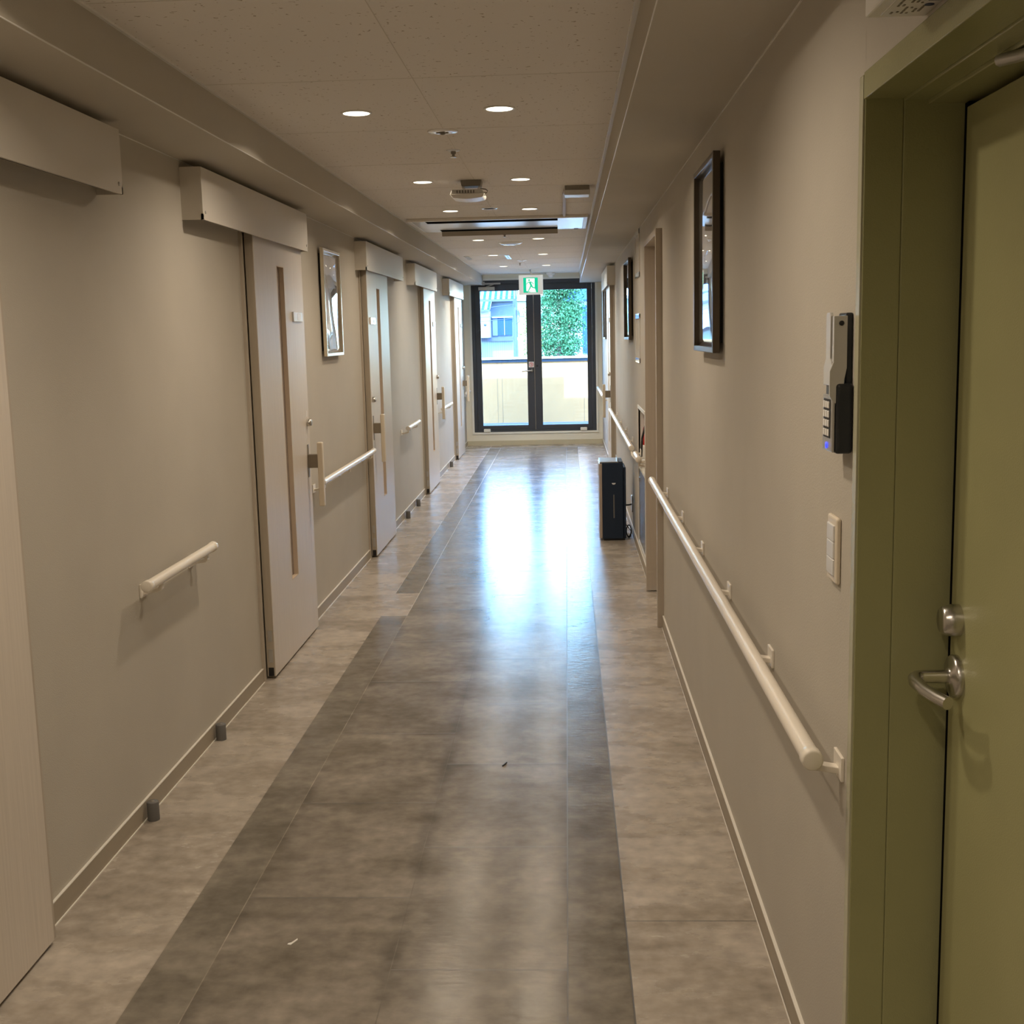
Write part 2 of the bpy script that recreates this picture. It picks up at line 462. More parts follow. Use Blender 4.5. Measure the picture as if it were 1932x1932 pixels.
# ------------------------------------------------------------------ floor
def build_floor():
    me = bpy.data.meshes.new('floor')
    import bmesh
    bm = bmesh.new()
    tl = bm.loops.layers.float_color.new('tint')
    uvl = bm.loops.layers.uv.new('tile')
    mats = ['f_out', 'f_band', 'f_tile', 'f_jl', 'f_jd', 'base']
    def q(x0, x1, y0, y1, mi, tint=(1, 1, 1)):
        vs_ = [bm.verts.new(p) for p in ((x0, y0, 0), (x1, y0, 0), (x1, y1, 0), (x0, y1, 0))]
        f = bm.faces.new(vs_); f.material_index = mi
        for l, u in zip(f.loops, ((0, 0), (1, 0), (1, 1), (0, 1))):
            l[tl] = tuple(tint) + (1,); l[uvl].uv = u
    j = 0.0016
    rnd = random.Random(3)
    def strip(x0, x1, cuts, mi, jm, spread, over=None):
        ys = [YB] + cuts + [YF]
        for i in range(len(ys) - 1):
            a, b = ys[i], ys[i + 1]
            t = 1 + rnd.uniform(-spread, spread)
            m_ = mi
            if over and over[0] - 0.01 < a < over[1] - 0.01: m_ = 0
            q(x0, x1, a + (j if i else 0), b - (j if i < len(ys) - 2 else 0), m_, (t, t, t))
            if i: q(x0, x1, a - j, a + j, jm)
    XA, XB, XM, XD, XE = -1.028, -0.885, -0.445, -0.021, 0.127
    strip(XL, XA - j, [-0.2, 2.9, 6.30, 9.1, 12.0, 14.9], 0, 0, 0.02)
    q(XA - j, XA + j, YB, 6.30, 0, (0.9, 0.9, 0.9)); q(XA - j, XA + j, 6.30, 6.86, 0); q(XA - j, XA + j, 6.86, YF, 3)
    YE = 15.72
    def strip2(x0, x1, cuts, mi, jm, spread, over=None):
        global YF
        keep = YF; YF = YE
        strip(x0, x1, cuts, mi, jm, spread, over); YF = keep
    strip2(XA + j, XB - j, [6.30, 6.86], 1, 0, 0.03, over=(6.30, 6.86))
    q(XB - j, XB + j, YB, 6.3, 2, (1.35, 1.35, 1.35)); q(XB - j, XB + j, 6.3, YE, 3)
    cutsL = [3.03 - 0.69 * k for k in range(8, 0, -1)] + [3.03, 3.69, 4.37, 5.06, 5.75, 6.44] + [6.44 + 0.69 * k for k in range(1, 13)]
    cutsR = [2.66 - 0.69 * k for k in range(7, 0, -1)] + [2.66, 3.35, 4.04, 4.73, 5.42, 6.10, 6.79] + [6.79 + 0.69 * k for k in range(1, 12)]
    strip2(XB + j, XM - j, cutsL, 2, 4, 0.11)
    q(XM - j, XM + j, YB, YE, 2, (0.8, 0.8, 0.8))
    strip2(XM + j, XD - j, cutsR, 2, 4, 0.11)
    q(XD - j, XD + j, YB, YE, 4)
    strip2(XD + j, XE - j, [5.99, 9.0, 12.0], 1, 4, 0.03)
    q(XE - 0.002, XE + 0.002, YB, 6.86, 4); q(XE - 0.002, XE + 0.002, 6.86, YE, 3)
    q(XA + j, XE + 0.002, YE + j, YF, 0); q(XA + j, XE + 0.002, YE, YE + j, 4)
    strip(XE + 0.002, XR, [-0.1, 2.9, 5.99, 6.86, 9.9, 12.9], 0, 4, 0.02)
    q(XR, 1.2, 0.9, 2.05, 0)
    q(XR, 1.2, 5.9, 6.95, 0)
    bm.to_mesh(me); bm.free()
    for k in mats: me.materials.append(M[k])
    o = bpy.data.objects.new('floor', me); COL.objects.link(o)
    return tag(o, kind='structure')
build_floor()
slab = MB().box(XL - 0.3, 1.2, YB - 0.2, YF + 0.2, -0.25, -0.005).build('floor_slab', 'conc'); tag(slab, kind='structure')

# ------------------------------------------------------------------ ceiling + soffits
c = MB().box(XL - 0.3, 1.3, YB - 0.2, YF + 0.2, ZC, ZC + 0.3).build('ceiling', 'ceil'); tag(c, kind='structure')
jm = MB()
for k in range(-6, 14):
    y = 3.75 + 0.915 * k
    if YB < y < YF: jm.box(XSL, XSR, y - 0.0012, y + 0.0012, ZC - 0.0006, ZC)
jm.box(-0.451, -0.449, YB, YF, ZC - 0.0006, ZC)
jm.build('joint_lines', 'joint', c)
def soffit(n, x0, x1, xf, sgn):
    o = MB().box(x0, x1, YB, YF, ZS, ZC).build('ceiling_soffit', 'soffit')
    tag(o, kind='structure')
    MB().box(xf - sgn * 0.0, xf - sgn * 0.0 + sgn * -0.0 + (0.009 if sgn > 0 else -0.013), YB, YF, ZC - 0.006, ZC).build('edge_trim', 'trim', o)
    MB().box(xf - sgn * 0.002, xf + sgn * 0.0008, YB, YF, ZS - 0.0008, ZS + 0.002).build('corner_bead', 'trim', o)
    return o
soffit(1, XL, XSL, XSL, 1)
soffit(2, XSR, XR, XSR, -1)
for nm, x0, x1 in (('trim_left', XL, XL + 0.003), ('trim_right', XR - 0.003, XR)):
    tag(MB().box(x0, x1, YB, YF, ZS - 0.003, ZS).build(nm, 'trim'), kind='structure')

# ------------------------------------------------------------------ walls
wl = MB().box(XL - 0.2, XL, YB, YF, 0, ZC).build('wall_left', 'paper'); tag(wl, kind='structure')
wb = MB().box(XL - 0.2, XR + 0.2, YB - 0.2, YB, 0, ZC).build('wall_back_blocker', 'paper'); tag(wb, kind='structure')  # added wall closes the continuing corridor against the sun
W = MB(); t_ = 0.3
GY0, GY1, GZ = 0.98, 1.93, 1.84          # green steel door opening
DY0, DY1, DZ = 6.02, 6.83, 1.955         # plain doorway opening
EY0, EY1, EZ0, EZ1 = 7.33, 8.03, 0.10, 0.985   # extinguisher recess
W.box(XR, XR + t_, YB, GY0 - 0.04, 0, ZC)
W.box(XR, XR + t_, GY0 - 0.04, GY1 + 0.04, GZ + 0.04, ZC)
W.box(XR, XR + t_, GY1 + 0.039, DY0 - 0.042, 0, ZC)
W.box(XR, XR + t_, DY0 - 0.042, DY1 + 0.035, DZ + 0.03, ZC)
W.box(XR, XR + t_, DY1 + 0.035, EY0, 0, ZC)
W.box(XR, XR + t_, EY0, EY1, 0, EZ0)
W.box(XR, XR + t_, EY0, EY1, EZ1, ZC)
W.box(XR + 0.12, XR + t_, EY0, EY1, EZ0, EZ1)
W.box(XR, XR + t_, EY1, YF, 0, ZC)
wr = W.build('wall_right', 'paper'); tag(wr, kind='structure')
FX0, FX1, FZ0, FZ1 = -1.256, 0.388, 0.178, 2.19   # outer frame of the glazed doors
W = MB()
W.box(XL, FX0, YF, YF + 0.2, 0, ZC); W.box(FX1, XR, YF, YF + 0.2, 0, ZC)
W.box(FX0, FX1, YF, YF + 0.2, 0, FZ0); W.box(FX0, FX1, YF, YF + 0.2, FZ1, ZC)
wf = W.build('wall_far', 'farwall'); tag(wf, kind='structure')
W = MB(); g_ = 0.026
W.box(FX0 - g_, FX0, YF - 0.012, YF, FZ0 - g_, FZ1 + g_); W.box(FX1, FX1 + g_, YF - 0.012, YF, FZ0 - g_, FZ1 + g_)
W.box(FX0, FX1, YF - 0.012, YF, FZ0 - g_, FZ0); W.box(FX0, FX1, YF - 0.012, YF, FZ1, FZ1 + g_)
tag(W.build('trim_1', 'whitetrim'), kind='structure')

def baseboard(name, segs, x0, x1, h=0.06, m='base', bead=True):
    B = MB(); D = MB()
    for a, b in segs:
        B.box(x0, x1, a, b, 0, h)
        D.box(min(x0, x1) + (0 if x0 == XL else -0.001), max(x0, x1) + (0.001 if x0 == XL else 0), a, b, h, h + 0.003)
        xe = x1 if x0 == XL else x0
        D.box(xe - 0.002, xe + 0.004 if x0 == XL else xe - 0.004, a, b, 0, 0.003)
    o = B.build(name, m); tag(o, kind='structure')
    if bead: D.build('bead', 'bead', o)
    return o
baseboard('baseboard_left', [(YB, 1.84), (2.82, 5.09), (6.09, 8.0), (8.95, 11.2), (12.24, 14.3), (15.3, YF)], XL, XL + 0.007)
baseboard('baseboard_right', [(YB, GY0 - 0.05), (GY1 + 0.045, DY0 - 0.05), (DY1 + 0.04, 11.8), (12.8, YF)], XR - 0.007, XR)
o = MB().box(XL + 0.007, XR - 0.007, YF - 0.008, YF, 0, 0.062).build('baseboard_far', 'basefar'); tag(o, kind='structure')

# ------------------------------------------------------------------ sliding doors with surface header boxes
def sliding_door(num, side, y0, hdr, handle_far, label):
    """side -1: on the left wall, +1: right wall. y0 near edge of the leaf, 0.93 wide. hdr (ya, yb)."""
    wx = XL if side < 0 else XR
    s = -side                                # direction from wall into corridor
    X = lambda d: wx + s * d                 # d = distance out of the wall
    y1 = y0 + 0.93
    T = thing('door_%d' % num, (wx, (y0 + y1) / 2, 0), label, 'door', None, 'structure')
    # leaf with vertical recessed slot
    ys0, ys1 = y0 + 0.40, y0 + 0.535
    zs0, zs1, zt = 0.365, 1.828, 1.945
    a, b = X(0.011), X(0.047)
    B = MB(); B.box(a, b, y0, ys0, 0.012, zt); B.box(a, b, ys1, y1, 0.012, zt)
    B.box(a, b, ys0, ys1, 0.012, zs0); B.box(a, b, ys0, ys1, zs1, zt)
    leaf = B.build('leaf', 'leaf', T)
    MB().box(X(0.018), X(0.026), ys0, ys1, zs0, zs1).build('slot_pane', 'slotglass', leaf)
    R = MB(); r = 0.004
    for q0, q1, z0, z1 in ((ys0, ys0 + r, zs0, zs1), (ys1 - r, ys1, zs0, zs1), (ys0, ys1, zs0, zs0 + r), (ys0, ys1, zs1 - r, zs1)):
        R.box(X(0.018), X(0.0475), q0, q1, z0, z1)
    R.build('slot_rim', 'slotrim', leaf)
    E_ = MB(); E_.box(X(0.0105), X(0.0445), y0 - 0.0015, y0, 0.012, zt); E_.box(X(0.0105), X(0.0445), y1, y1 + 0.0015, 0.012, zt)
    E_.build('edge_band', 'edge', leaf)
    # guide and maker's labels low on the near edge
    G = MB(); G.box(X(0.016), X(0.040), y0 - 0.003, y0 + 0.002, 0.014, 0.052)
    G.build('floor_guide', 'black', leaf)
    G = MB(); G.box(X(0.020), X(0.038), y0 - 0.0022, y0 - 0.001, 0.17, 0.22); G.box(X(0.020), X(0.038), y0 - 0.0022, y0 - 0.001, 0.075, 0.135)
    G.build('edge_label', 'silver', leaf)
    # casing
    C_ = MB()
    for q0, q1 in ((y0 - 0.055, y0 - 0.03), (y1 + 0.012, y1 + 0.037)):
        C_.box(X(0.0), X(0.012 if q0 < y0 else 0.034), q0, q1, 0, zt)
    C_.build('casing', 'casing', T)
    # header box: front cover, end caps, open dark underside
    ya, yb = hdr
    H = MB(); H.box(X(0), X(0.077), ya, yb, 1.945, 2.108)
    H.box(X(0.069), X(0.077), ya, yb, 1.925, 1.945); H.box(X(0), X(0.077), ya, ya + 0.008, 1.925, 1.945); H.box(X(0), X(0.077), yb - 0.008, yb, 1.925, 1.945)
    hd = H.build('header_box', 'header', T)
    K = MB(); K.box(X(0.004), X(0.0685), ya + 0.009, yb - 0.009, 1.9446, 1.9452)
    K.box(X(0.0495), X(0.053), ya + 0.009, yb - 0.009, 1.936, 1.945)
    K.build('track', 'black', hd)
    K = MB()
    for yy in (ya + 0.03, yb - 0.03): K.lathe((X(0.077), yy, 1.952), [(0.006, 0), (0.006, 0.002 * s), (0.0, 0.003 * s)], 12, 'x')
    K.build('screw', 'silver', hd)
    # name plate, lock, pull handle
    f = 1 if handle_far else -1
    ye = y1 if handle_far else y0
    yc = ye - f * 0.165
    P_ = MB().box(X(0.047), X(0.056), yc - 0.095, yc + 0.095, 1.577, 1.624).build('name_plate', 'plate', T, bev=0.002)
    MB().box(X(0.0555), X(0.0566), yc - 0.02, yc + 0.06, 1.585, 1.616).build('name_card', 'white', P_)
    MB().box(X(0.0470), X(0.0475), ye - f * 0.055, ye - f * 0.035, 1.105, 1.135).build('lock_label', 'white', T)
    Lk = MB().lathe((X(0.047), ye - f * 0.045, 1.075), [(0.019, 0), (0.019, 0.012 * s), (0.016, 0.022 * s), (0.013, 0.024 * s), (0, 0.024 * s)], 24, 'x').build('lock_cylinder', 'chrome', T)
    yh = ye - f * 0.055
    MB().box(X(0.047), X(0.049), yh - 0.016, yh + 0.016, 0.80, 0.965).build('lock_plate', 'brown', T)
    Hn = MB().box(X(0.049), X(0.098), yh - 0.018, yh + 0.018, 0.847, 0.915).build('handle_bracket', 'brown', T, bev=0.002)
    MB().box(X(0.096), X(0.124), yh - 0.018, yh + 0.018, 0.65, 0.976).build('pull_handle', 'handle', T, bev=0.006, seg=3)
    return T
sliding_door(1, -1, 1.85, (1.80, 3.547), False, 'pale wood sliding door cut off by the left picture edge, header box above')
sliding_door(2, -1, 5.122, (4.33, 6.085), True, 'pale wood sliding door on the left wall past the short handrail')
sliding_door(3, -1, 8.03, (7.88, 9.655), False, 'pale wood sliding door beyond the wavy left wall picture, handle near')
sliding_door(4, -1, 11.25, (10.42, 12.16), True, 'sliding door on left wall, second from the glazed end doors')
sliding_door(5, -1, 14.35, (13.47, 15.30), True, 'last sliding door on the left wall, closest to the glazed end doors')
sliding_door(6, 1, 11.83, (11.62, 13.4), False, 'pale sliding door at the far end of the right wall')

# ------------------------------------------------------------------ green steel door in its frame
T = thing('door_7', (XR, (GY0 + GY1) / 2, 0), 'olive green steel door with lever handle in deep green frame', 'door', None, 'structure')
F = MB()
A = 0.012                                # frame stands proud of the wall
F.box(XR - 0.009, XR + 0.049, GY1, GY1 + 0.039, 0, GZ + 0.04)              # far jamb
F.box(XR + 0.049, XR + 0.16, GY1 - 0.003, GY1 + 0.039, 0, GZ + 0.039)
F.box(XR - A, XR + 0.049, GY0 - 0.04, GY0, 0, GZ + 0.04)              # near jamb
F.box(XR + 0.049, XR + 0.16, GY0 - 0.039, GY0 + 0.003, 0, GZ + 0.039)
F.box(XR - A, XR + 0.049, GY0 - 0.0, GY1, GZ, GZ + 0.04)              # head
F.box(XR + 0.049, XR + 0.085, GY0, GY1, GZ - 0.004, GZ + 0.039)
F.box(XR + 0.085, XR + 0.16, GY0, GY1, GZ - 0.010, GZ + 0.039)
F.build('frame', 'greendark', T, bev=0.0015)
MB().box(XR - A, XR - 0.001, GY1 + 0.003, GY1 + 0.027, 0, GZ + 0.036).build('sealant', 'seal', T)
lf = MB().box(XR + 0.137, XR + 0.177, GY0 + 0.006, GY1 - 0.022, 0.01, GZ - 0.019).build('leaf', 'green', T, bev=0.002)
MB().box(XR + 0.140, XR + 0.18, GY1 - 0.0215, GY1 - 0.0035, 0.0, GZ - 0.011).build('gap', 'slotblack', T)
xd = XR + 0.137
MB().box(XR + 0.19, XR + 0.3, GY0 - 0.03, GY1 + 0.03, 0, GZ + 0.03).build('backing', 'black', T)
MB().lathe((xd, 1.868, 1.037), [(0.0255, 0), (0.0255, -0.012), (0.022, -0.026), (0.019, -0.029), (0, -0.029)], 40, 'x').build('thumb_turn', 'chrome', T)
hl = MB().lathe((xd, 1.866, 0.947), [(0.034, 0), (0.034, -0.008), (0.031, -0.012), (0.015, -0.013), (0.013, -0.016)], 40, 'x')
lev = hl.build('rose', 'chrome', T)
MB().tube([(xd - 0.012, 1.866, 0.947), (xd - 0.055, 1.866, 0.947), (xd - 0.064, 1.863, 0.947), (xd - 0.070, 1.855, 0.947), (xd - 0.073, 1.84, 0.946), (xd - 0.070, 1.80, 0.944), (xd - 0.060, 1.765, 0.942), (xd - 0.052, 1.745, 0.941)], [0.0105, 0.0105, 0.0105, 0.0105, 0.0105, 0.010, 0.010, 0.010], 20).build('lever_handle', 'chrome', T)
K = MB(); K.box(xd - 0.045, xd, 1.30, 1.50, GZ - 0.075, GZ - 0.025)
K.tube([(xd - 0.03, 1.46, GZ - 0.022), (xd - 0.045, 1.56, GZ - 0.018), (xd - 0.06, 1.60, GZ - 0.016)], 0.008, 8)
K.build('door_closer', 'silver', T)

# ------------------------------------------------------------------ plain doorway on the right wall
T = thing('door_8', (XR, (DY0 + DY1) / 2, 0), 'beige framed doorway on the right wall before the extinguisher recess', 'door', None, 'structure')
F = MB()
F.box(XR - 0.032, XR + 0.20, DY0 - 0.042, DY0, 0, DZ + 0.03)
F.box(XR - 0.032, XR + 0.20, DY0, DY1, DZ, DZ + 0.03)
F.box(XR - 0.032, XR + 0.20, DY1, DY1 + 0.035, 0.006, DZ + 0.03)
F.build('casing', 'casing', T, bev=0.002)
MB().box(XR + 0.14, XR + 0.18, DY0, DY1, 0.01, DZ).build('leaf', 'leaf', T)
MB().lathe((XR + 0.14, DY1 - 0.06, 0.95), [(0.025, 0), (0.025, -0.01), (0.01, -0.012), (0.01, -0.04), (0, -0.04)], 20, 'x').build('door_handle', 'chrome', T)

# ------------------------------------------------------------------ glazed end doors
T = thing('door_9', ((FX0 + FX1) / 2, YF, 0), 'pair of dark framed glazed doors closing the far end of the corridor', 'door', None, 'structure')
fy0, fy1 = YF + 0.0, YF + 0.09
F = MB(); q = 0.045
F.box(FX0, FX0 + q, fy0, fy1, FZ0, FZ1); F.box(FX1 - q, FX1, fy0, fy1, FZ0, FZ1)
F.box(FX0 + q, FX1 - q, fy0, fy1, FZ1 - 0.05, FZ1); F.box(FX0 + q, FX1 - q, fy0, fy1, FZ0, FZ0 + 0.02)
F.build('outer_frame', 'alu', T, bev=0.002)
XMd = -0.430
def glazed_leaf(x0, x1, gx0, gx1):
    B = MB(); a, b = YF + 0.018, YF + 0.062
    z0, z1 = FZ0 + 0.021, FZ1 - 0.051
    gz0, gz1 = 0.262, 2.052
    B.box(x0, gx0, a, b, z0, z1); B.box(gx1, x1, a, b, z0, z1); B.box(gx0, gx1, a, b, z0, gz0); B.box(gx0, gx1, a, b, gz1, z1)
    l = B.build('leaf', 'alu', T, bev=0.002)
    MB().box(gx0, gx1, YF + 0.038, YF + 0.042, gz0, gz1).build('glass_pane', 'glass', l)
    return l
MB().box(FX0 + q, FX1 - q, YF + 0.09, YF + 0.198, FZ0 + 0.001, FZ0 + 0.085).build('outer_sill', 'conc', T)
l1 = glazed_leaf(FX0 + q + 0.001, XMd - 0.0015, -1.138, -0.528)
l2 = glazed_leaf(XMd + 0.0015, FX1 - q - 0.001, -0.331, 0.278)
MB().box(XMd - 0.012, XMd + 0.012, YF + 0.063, YF + 0.07, FZ0 + 0.021, FZ1 - 0.051).build('meeting_strip', 'alu', T)
MB().box(XMd - 0.0025, XMd + 0.0025, YF + 0.0165, YF + 0.0195, FZ0 + 0.021, FZ1 - 0.051).build('meeting_seal', 'chrome', T)
K = MB(); K.lathe((-0.468, YF + 0.018, 0.992), [(0.026, 0), (0.026, -0.01), (0.013, -0.012), (0.013, -0.045), (0, -0.045)], 24, 'y')
K.tube([(-0.468, YF - 0.02, 0.992), (-0.50, YF - 0.028, 0.992), (-0.60, YF - 0.03, 0.985)], [0.012, 0.011, 0.008], 12)
K.build('lever_handle', 'chrome', T)
st = MB().box(-0.508, -0.438, YF + 0.0165, YF + 0.018, 1.035, 1.11).build('lock_sticker', 'white', T)
K = MB()
n = 32
for k in range(n):
    a0, a1 = 2 * PI * k / n, 2 * PI * (k + 1) / n
    c0 = (-0.473, 1.0725)
    pts = [(c0[0] + rr * math.cos(t), YF + 0.0162, c0[1] + rr * math.sin(t)) for rr, t in ((0.029, a0), (0.029, a1), (0.023, a1), (0.023, a0))]
    K.add(pts, [(0, 1, 2, 3)])
K.box(-0.486, -0.460, YF + 0.0158, YF + 0.0164, 1.076, 1.086); K.box(-0.468, -0.460, YF + 0.0158, YF + 0.0164, 1.058, 1.086); K.box(-0.48, -0.462, YF + 0.0158, YF + 0.0164, 1.056, 1.062)
K.build('ring_mark', 'redpale', st)
MB().lathe((-0.395, YF + 0.018, 1.055), [(0.012, 0), (0.012, -0.004), (0, -0.004)], 16, 'y').build('keyhole', 'black', T)
K = MB(); K.box(-1.155, -0.94, YF - 0.025, YF + 0.018, 2.062, 2.108)
cl = K.build('door_closer', 'silver', T, bev=0.004)
K = MB(); K.box(-1.12, -0.86, YF - 0.02, YF + 0.0, 2.137, 2.158); K.box(-1.12, -1.07, YF - 0.03, YF, 2.128, 2.175)
K.tube([(-1.05, YF - 0.012, 2.108), (-0.95, YF - 0.015, 2.14)], 0.008, 8)
K.build('closer_arm', 'silver', T)
for xx in (-1.085, 0.215):
    MB().box(xx - 0.045, xx + 0.045, YF - 0.03, YF + 0.002, FZ0 + 0.003, FZ0 + 0.045).build('bottom_guard', 'whitetrim', T, bev=0.008)

# ------------------------------------------------------------------ downlights
def make_downlight(loc):
    T = thing('downlight', loc, 'round recessed warm white downlight', 'light')
    x, y, z = loc
    MB().lathe((x, y, z), [(0.0455, -0.0025), (0.047, -0.004), (0.053, -0.0035), (0.0545, 0.0), (0.050, 0.0)], 40).build('rim', 'white', T)
    MB().lathe((x, y, z), [(0.0, -0.0032), (0.0455, -0.0032), (0.0455, -0.0015), (0.0, -0.0015)], 40).build('diffuser', 'lamp', T)
    ld = bpy.data.lights.new('downlight_lamp', 'AREA')
    ld.shape = 'DISK'; ld.size = 0.088; ld.energy = LAMP_W; ld.color = LAMP_C; ld.spread = math.radians(150)
    lo = bpy.data.objects.new('downlight_lamp', ld); COL.objects.link(lo); lo.parent = T; lo.location = (0, 0, -0.006)
    return T
rows = [(4.283, 'in the nearest visible pair'), (6.221, 'in the pair beside the hanging ceiling unit'), (7.697, 'in the pair just before the ceiling air conditioner'),
        (10.125, 'in the first pair beyond the air conditioner'), (12.134, 'in the pair beside the ceiling access hatch'), (14.155, 'in the pair closest to the exit sign')]
dl = None
for y, txt in rows:
    for x, sd_ in ((-0.713, 'left'), (-0.217, 'right')):
        lb = '%s round warm white downlight %s' % (sd_, txt)
        if dl is None:
            dl = make_downlight((x, y, ZC)); dl['label'] = lb; dl['group'] = 'recessed ceiling downlights'
        else: copy_thing(dl, (x, y, ZC), lb)
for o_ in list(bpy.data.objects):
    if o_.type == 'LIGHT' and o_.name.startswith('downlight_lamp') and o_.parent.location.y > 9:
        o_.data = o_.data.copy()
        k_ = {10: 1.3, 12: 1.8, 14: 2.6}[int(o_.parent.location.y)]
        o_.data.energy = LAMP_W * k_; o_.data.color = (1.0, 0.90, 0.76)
for y in (2.30, 0.35, -1.6):
    for x in (-0.713, -0.217): copy_thing(dl, (x, y, ZC), '%s round warm white downlight %s' % ('left' if x < -0.5 else 'right', {2: 'above the green door, ahead of the viewer', 0: 'just above the viewer', -1: 'well behind the viewer'}[int(y)]))

# ------------------------------------------------------------------ handrails
def handrail(side, ya, yb, brk, label, zc=0.752, off=0.067, hook=None):
    wx = XL if side < 0 else XR; s = -side
    x = wx + s * off
    T = thing('handrail', (wx, (ya + yb) / 2, zc), label, 'handrail', 'wall handrails')
    MB().tube([(x, ya + 0.008, zc), (x, yb - 0.008, zc)], 0.0165, 24).build('rail', 'rail', T)
    for yy, d in ((ya, 1), (yb, -1)):
        MB().lathe((x, yy, zc), [(0.0, 0), (0.015, 0.0), (0.0185, d * 0.003), (0.0185, d * 0.024), (0.0166, d * 0.026)], 28, 'y').build('end_cap', 'rail', T)
    for yy in brk:
        B = MB()
        B.box(wx, wx + s * 0.006, yy - 0.03, yy + 0.03, zc - 0.062, zc - 0.018)
        B.prism([(wx, zc - 0.055), (wx + s * 0.058, zc - 0.045), (wx + s * 0.066, zc - 0.038), (wx + s * 0.066, zc - 0.016), (wx + s * 0.058, zc - 0.016), (wx + s * 0.054, zc - 0.034), (wx, zc - 0.043)], 'y', yy - 0.012, yy + 0.012)
        B.build('bracket', 'railmetal', T, bev=0.0015)
    return T
handrail(-1, 3.54, 4.25, (3.69, 4.18), 'short cream handrail between the two nearest left doors', zc=0.757)
handrail(-1, 6.22, 7.93, (6.30, 7.05, 7.85), 'cream handrail under the buckled picture on the left wall', zc=0.742)
handrail(-1, 9.68, 10.42, (9.76, 10.34), 'short handrail on the left wall between third and fourth sliding doors', zc=0.752)
handrail(-1, 12.42, 13.42, (12.5, 13.34), 'short handrail between the last two left sliding doors', zc=0.732)
handrail(-1, 15.45, 16.02, (15.5, 15.97), 'stub handrail in the far left corner by the glazed doors', zc=0.742)
handrail(1, 1.965, 5.83, (2.055, 2.77, 3.5, 4.2, 4.93, 5.68), 'long cream handrail running along the near right wall', zc=0.772)
handrail(1, 7.68, 11.45, (7.78, 8.7, 9.6, 10.5, 11.36), 'handrail on right wall above the black air purifier', zc=0.752)
handrail(1, 6.92, 7.24, (6.97, 7.18), 'very short handrail stub right beyond the plain doorway', zc=0.758)
handrail(1, 13.66, 16.0, (13.75, 14.8, 15.9), 'handrail in the far right corner by the glazed doors', zc=0.76)
# rail that swings across the recess
T = thing('rail_hook', (0.41, 7.3, 0.7), 'thin curved white hook joining rail ends before the extinguisher recess', 'hook')
MB().tube([(0.405, 7.70, 0.735), (0.408, 7.66, 0.708), (0.42, 7.56, 0.698), (0.445, 7.40, 0.70), (XR - 0.004, 7.27, 0.715)], 0.0065, 10).build('hook_bar', 'railmetal', T)
MB().lathe((XR, 7.27, 0.715), [(0.018, 0), (0.018, -0.005), (0, -0.006)], 16, 'x').build('hook_plate', 'railmetal', T)

# ------------------------------------------------------------------ door stoppers on the floor
sp = None
for y, lb in ((3.563, 'nearest small grey door stopper on the left floor edge'), (4.319, 'small grey door stopper just before the second left door'),
              (9.77, 'grey floor stopper right after the third left door'), (10.467, 'grey floor stopper just before the fourth left door'), (13.58, 'grey floor stopper before the last left door')):
    if sp is None:
        sp = thing('door_stopper', (-1.331, y, 0), lb, 'door stopper', 'floor door stoppers')
        MB().lathe((-1.331, y, 0), [(0.019, 0.0), (0.019, 0.058), (0.017, 0.061), (0, 0.061)], 28).build('rubber_body', 'stopper', sp)
        MB().lathe((-1.331, y, 0.061), [(0.006, 0.0), (0.006, 0.0008), (0, 0.0008)], 12).build('screw_cap', 'devdark', sp)
    else: copy_thing(sp, (-1.331, y, 0), lb)

# ------------------------------------------------------------------ pictures
def picture(side, ya, yb, z0, z1, proud, back, fm, sheet, bulge, label, tilt=0.0):
    wx = XL if side < 0 else XR; s = -side
    T = thing('framed_picture', (wx, (ya + yb) / 2, (z0 + z1) / 2), label, 'picture', 'framed pictures on the corridor walls')
    X = lambda d: wx + s * d
    b0 = proud - back
    fr_ = 0.018
    F = MB()
    F.box(X(b0), X(proud), ya, ya + fr_, z0, z1); F.box(X(b0), X(proud), yb - fr_, yb, z0, z1)
    F.box(X(b0), X(proud), ya + fr_, yb - fr_, z0, z0 + fr_); F.box(X(b0), X(proud), ya + fr_, yb - fr_, z1 - fr_, z1)
    F.build('frame', fm, T, bev=0.002)
    MB().box(X(0.0), X(b0 + 0.004), ya + 0.03, yb - 0.03, z0 + 0.03, z1 - 0.03).build('backing', 'black', T)
    # bulging acrylic sheet
    n1_, n2_ = 14, 24
    v = []; f = []
    for i in range(n1_ + 1):
        for j_ in range(n2_ + 1):
            u, w_ = i / n1_, j_ / n2_
            d = b0 + 0.006 + bulge * math.sin(PI * u) * math.sin(PI * w_)
            v.append((X(d), ya + fr_ + u * (yb - ya - 2 * fr_), z0 + fr_ + w_ * (z1 - z0 - 2 * fr_)))
    for i in range(n1_):
        for j_ in range(n2_):
            a = i * (n2_ + 1) + j_; f.append((a, a + 1, a + n2_ + 2, a + n2_ + 1))
    sh = MB().add(v, f, True).build('acrylic_sheet', sheet, T, fixn=False)
    sd2 = sh.modifiers.new('solid', 'SOLIDIFY'); sd2.thickness = 0.002; sd2.offset = 0
    return T
picture(1, 3.66, 4.20, 1.425, 2.015, 0.034, 0.022, 'bronze', 'sheetR', 0.004, 'dark bronze framed picture under glossy acrylic on the near right wall')
picture(1, 8.55, 9.25, 1.43, 2.0, 0.034, 0.022, 'bronze', 'sheetR', 0.004, 'dark framed picture on right wall above the air purifier')
picture(1, 14.2, 14.9, 1.40, 2.0, 0.02, 0.018, 'bronze', 'sheetR', 0.002, 'farthest framed picture, on right wall beside the glazed doors')
picture(-1, 6.68, 7.18, 1.392, 1.988, 0.034, 0.020, 'champ', 'sheetL', 0.006, 'gold framed picture with buckled shiny sheet on the left wall')

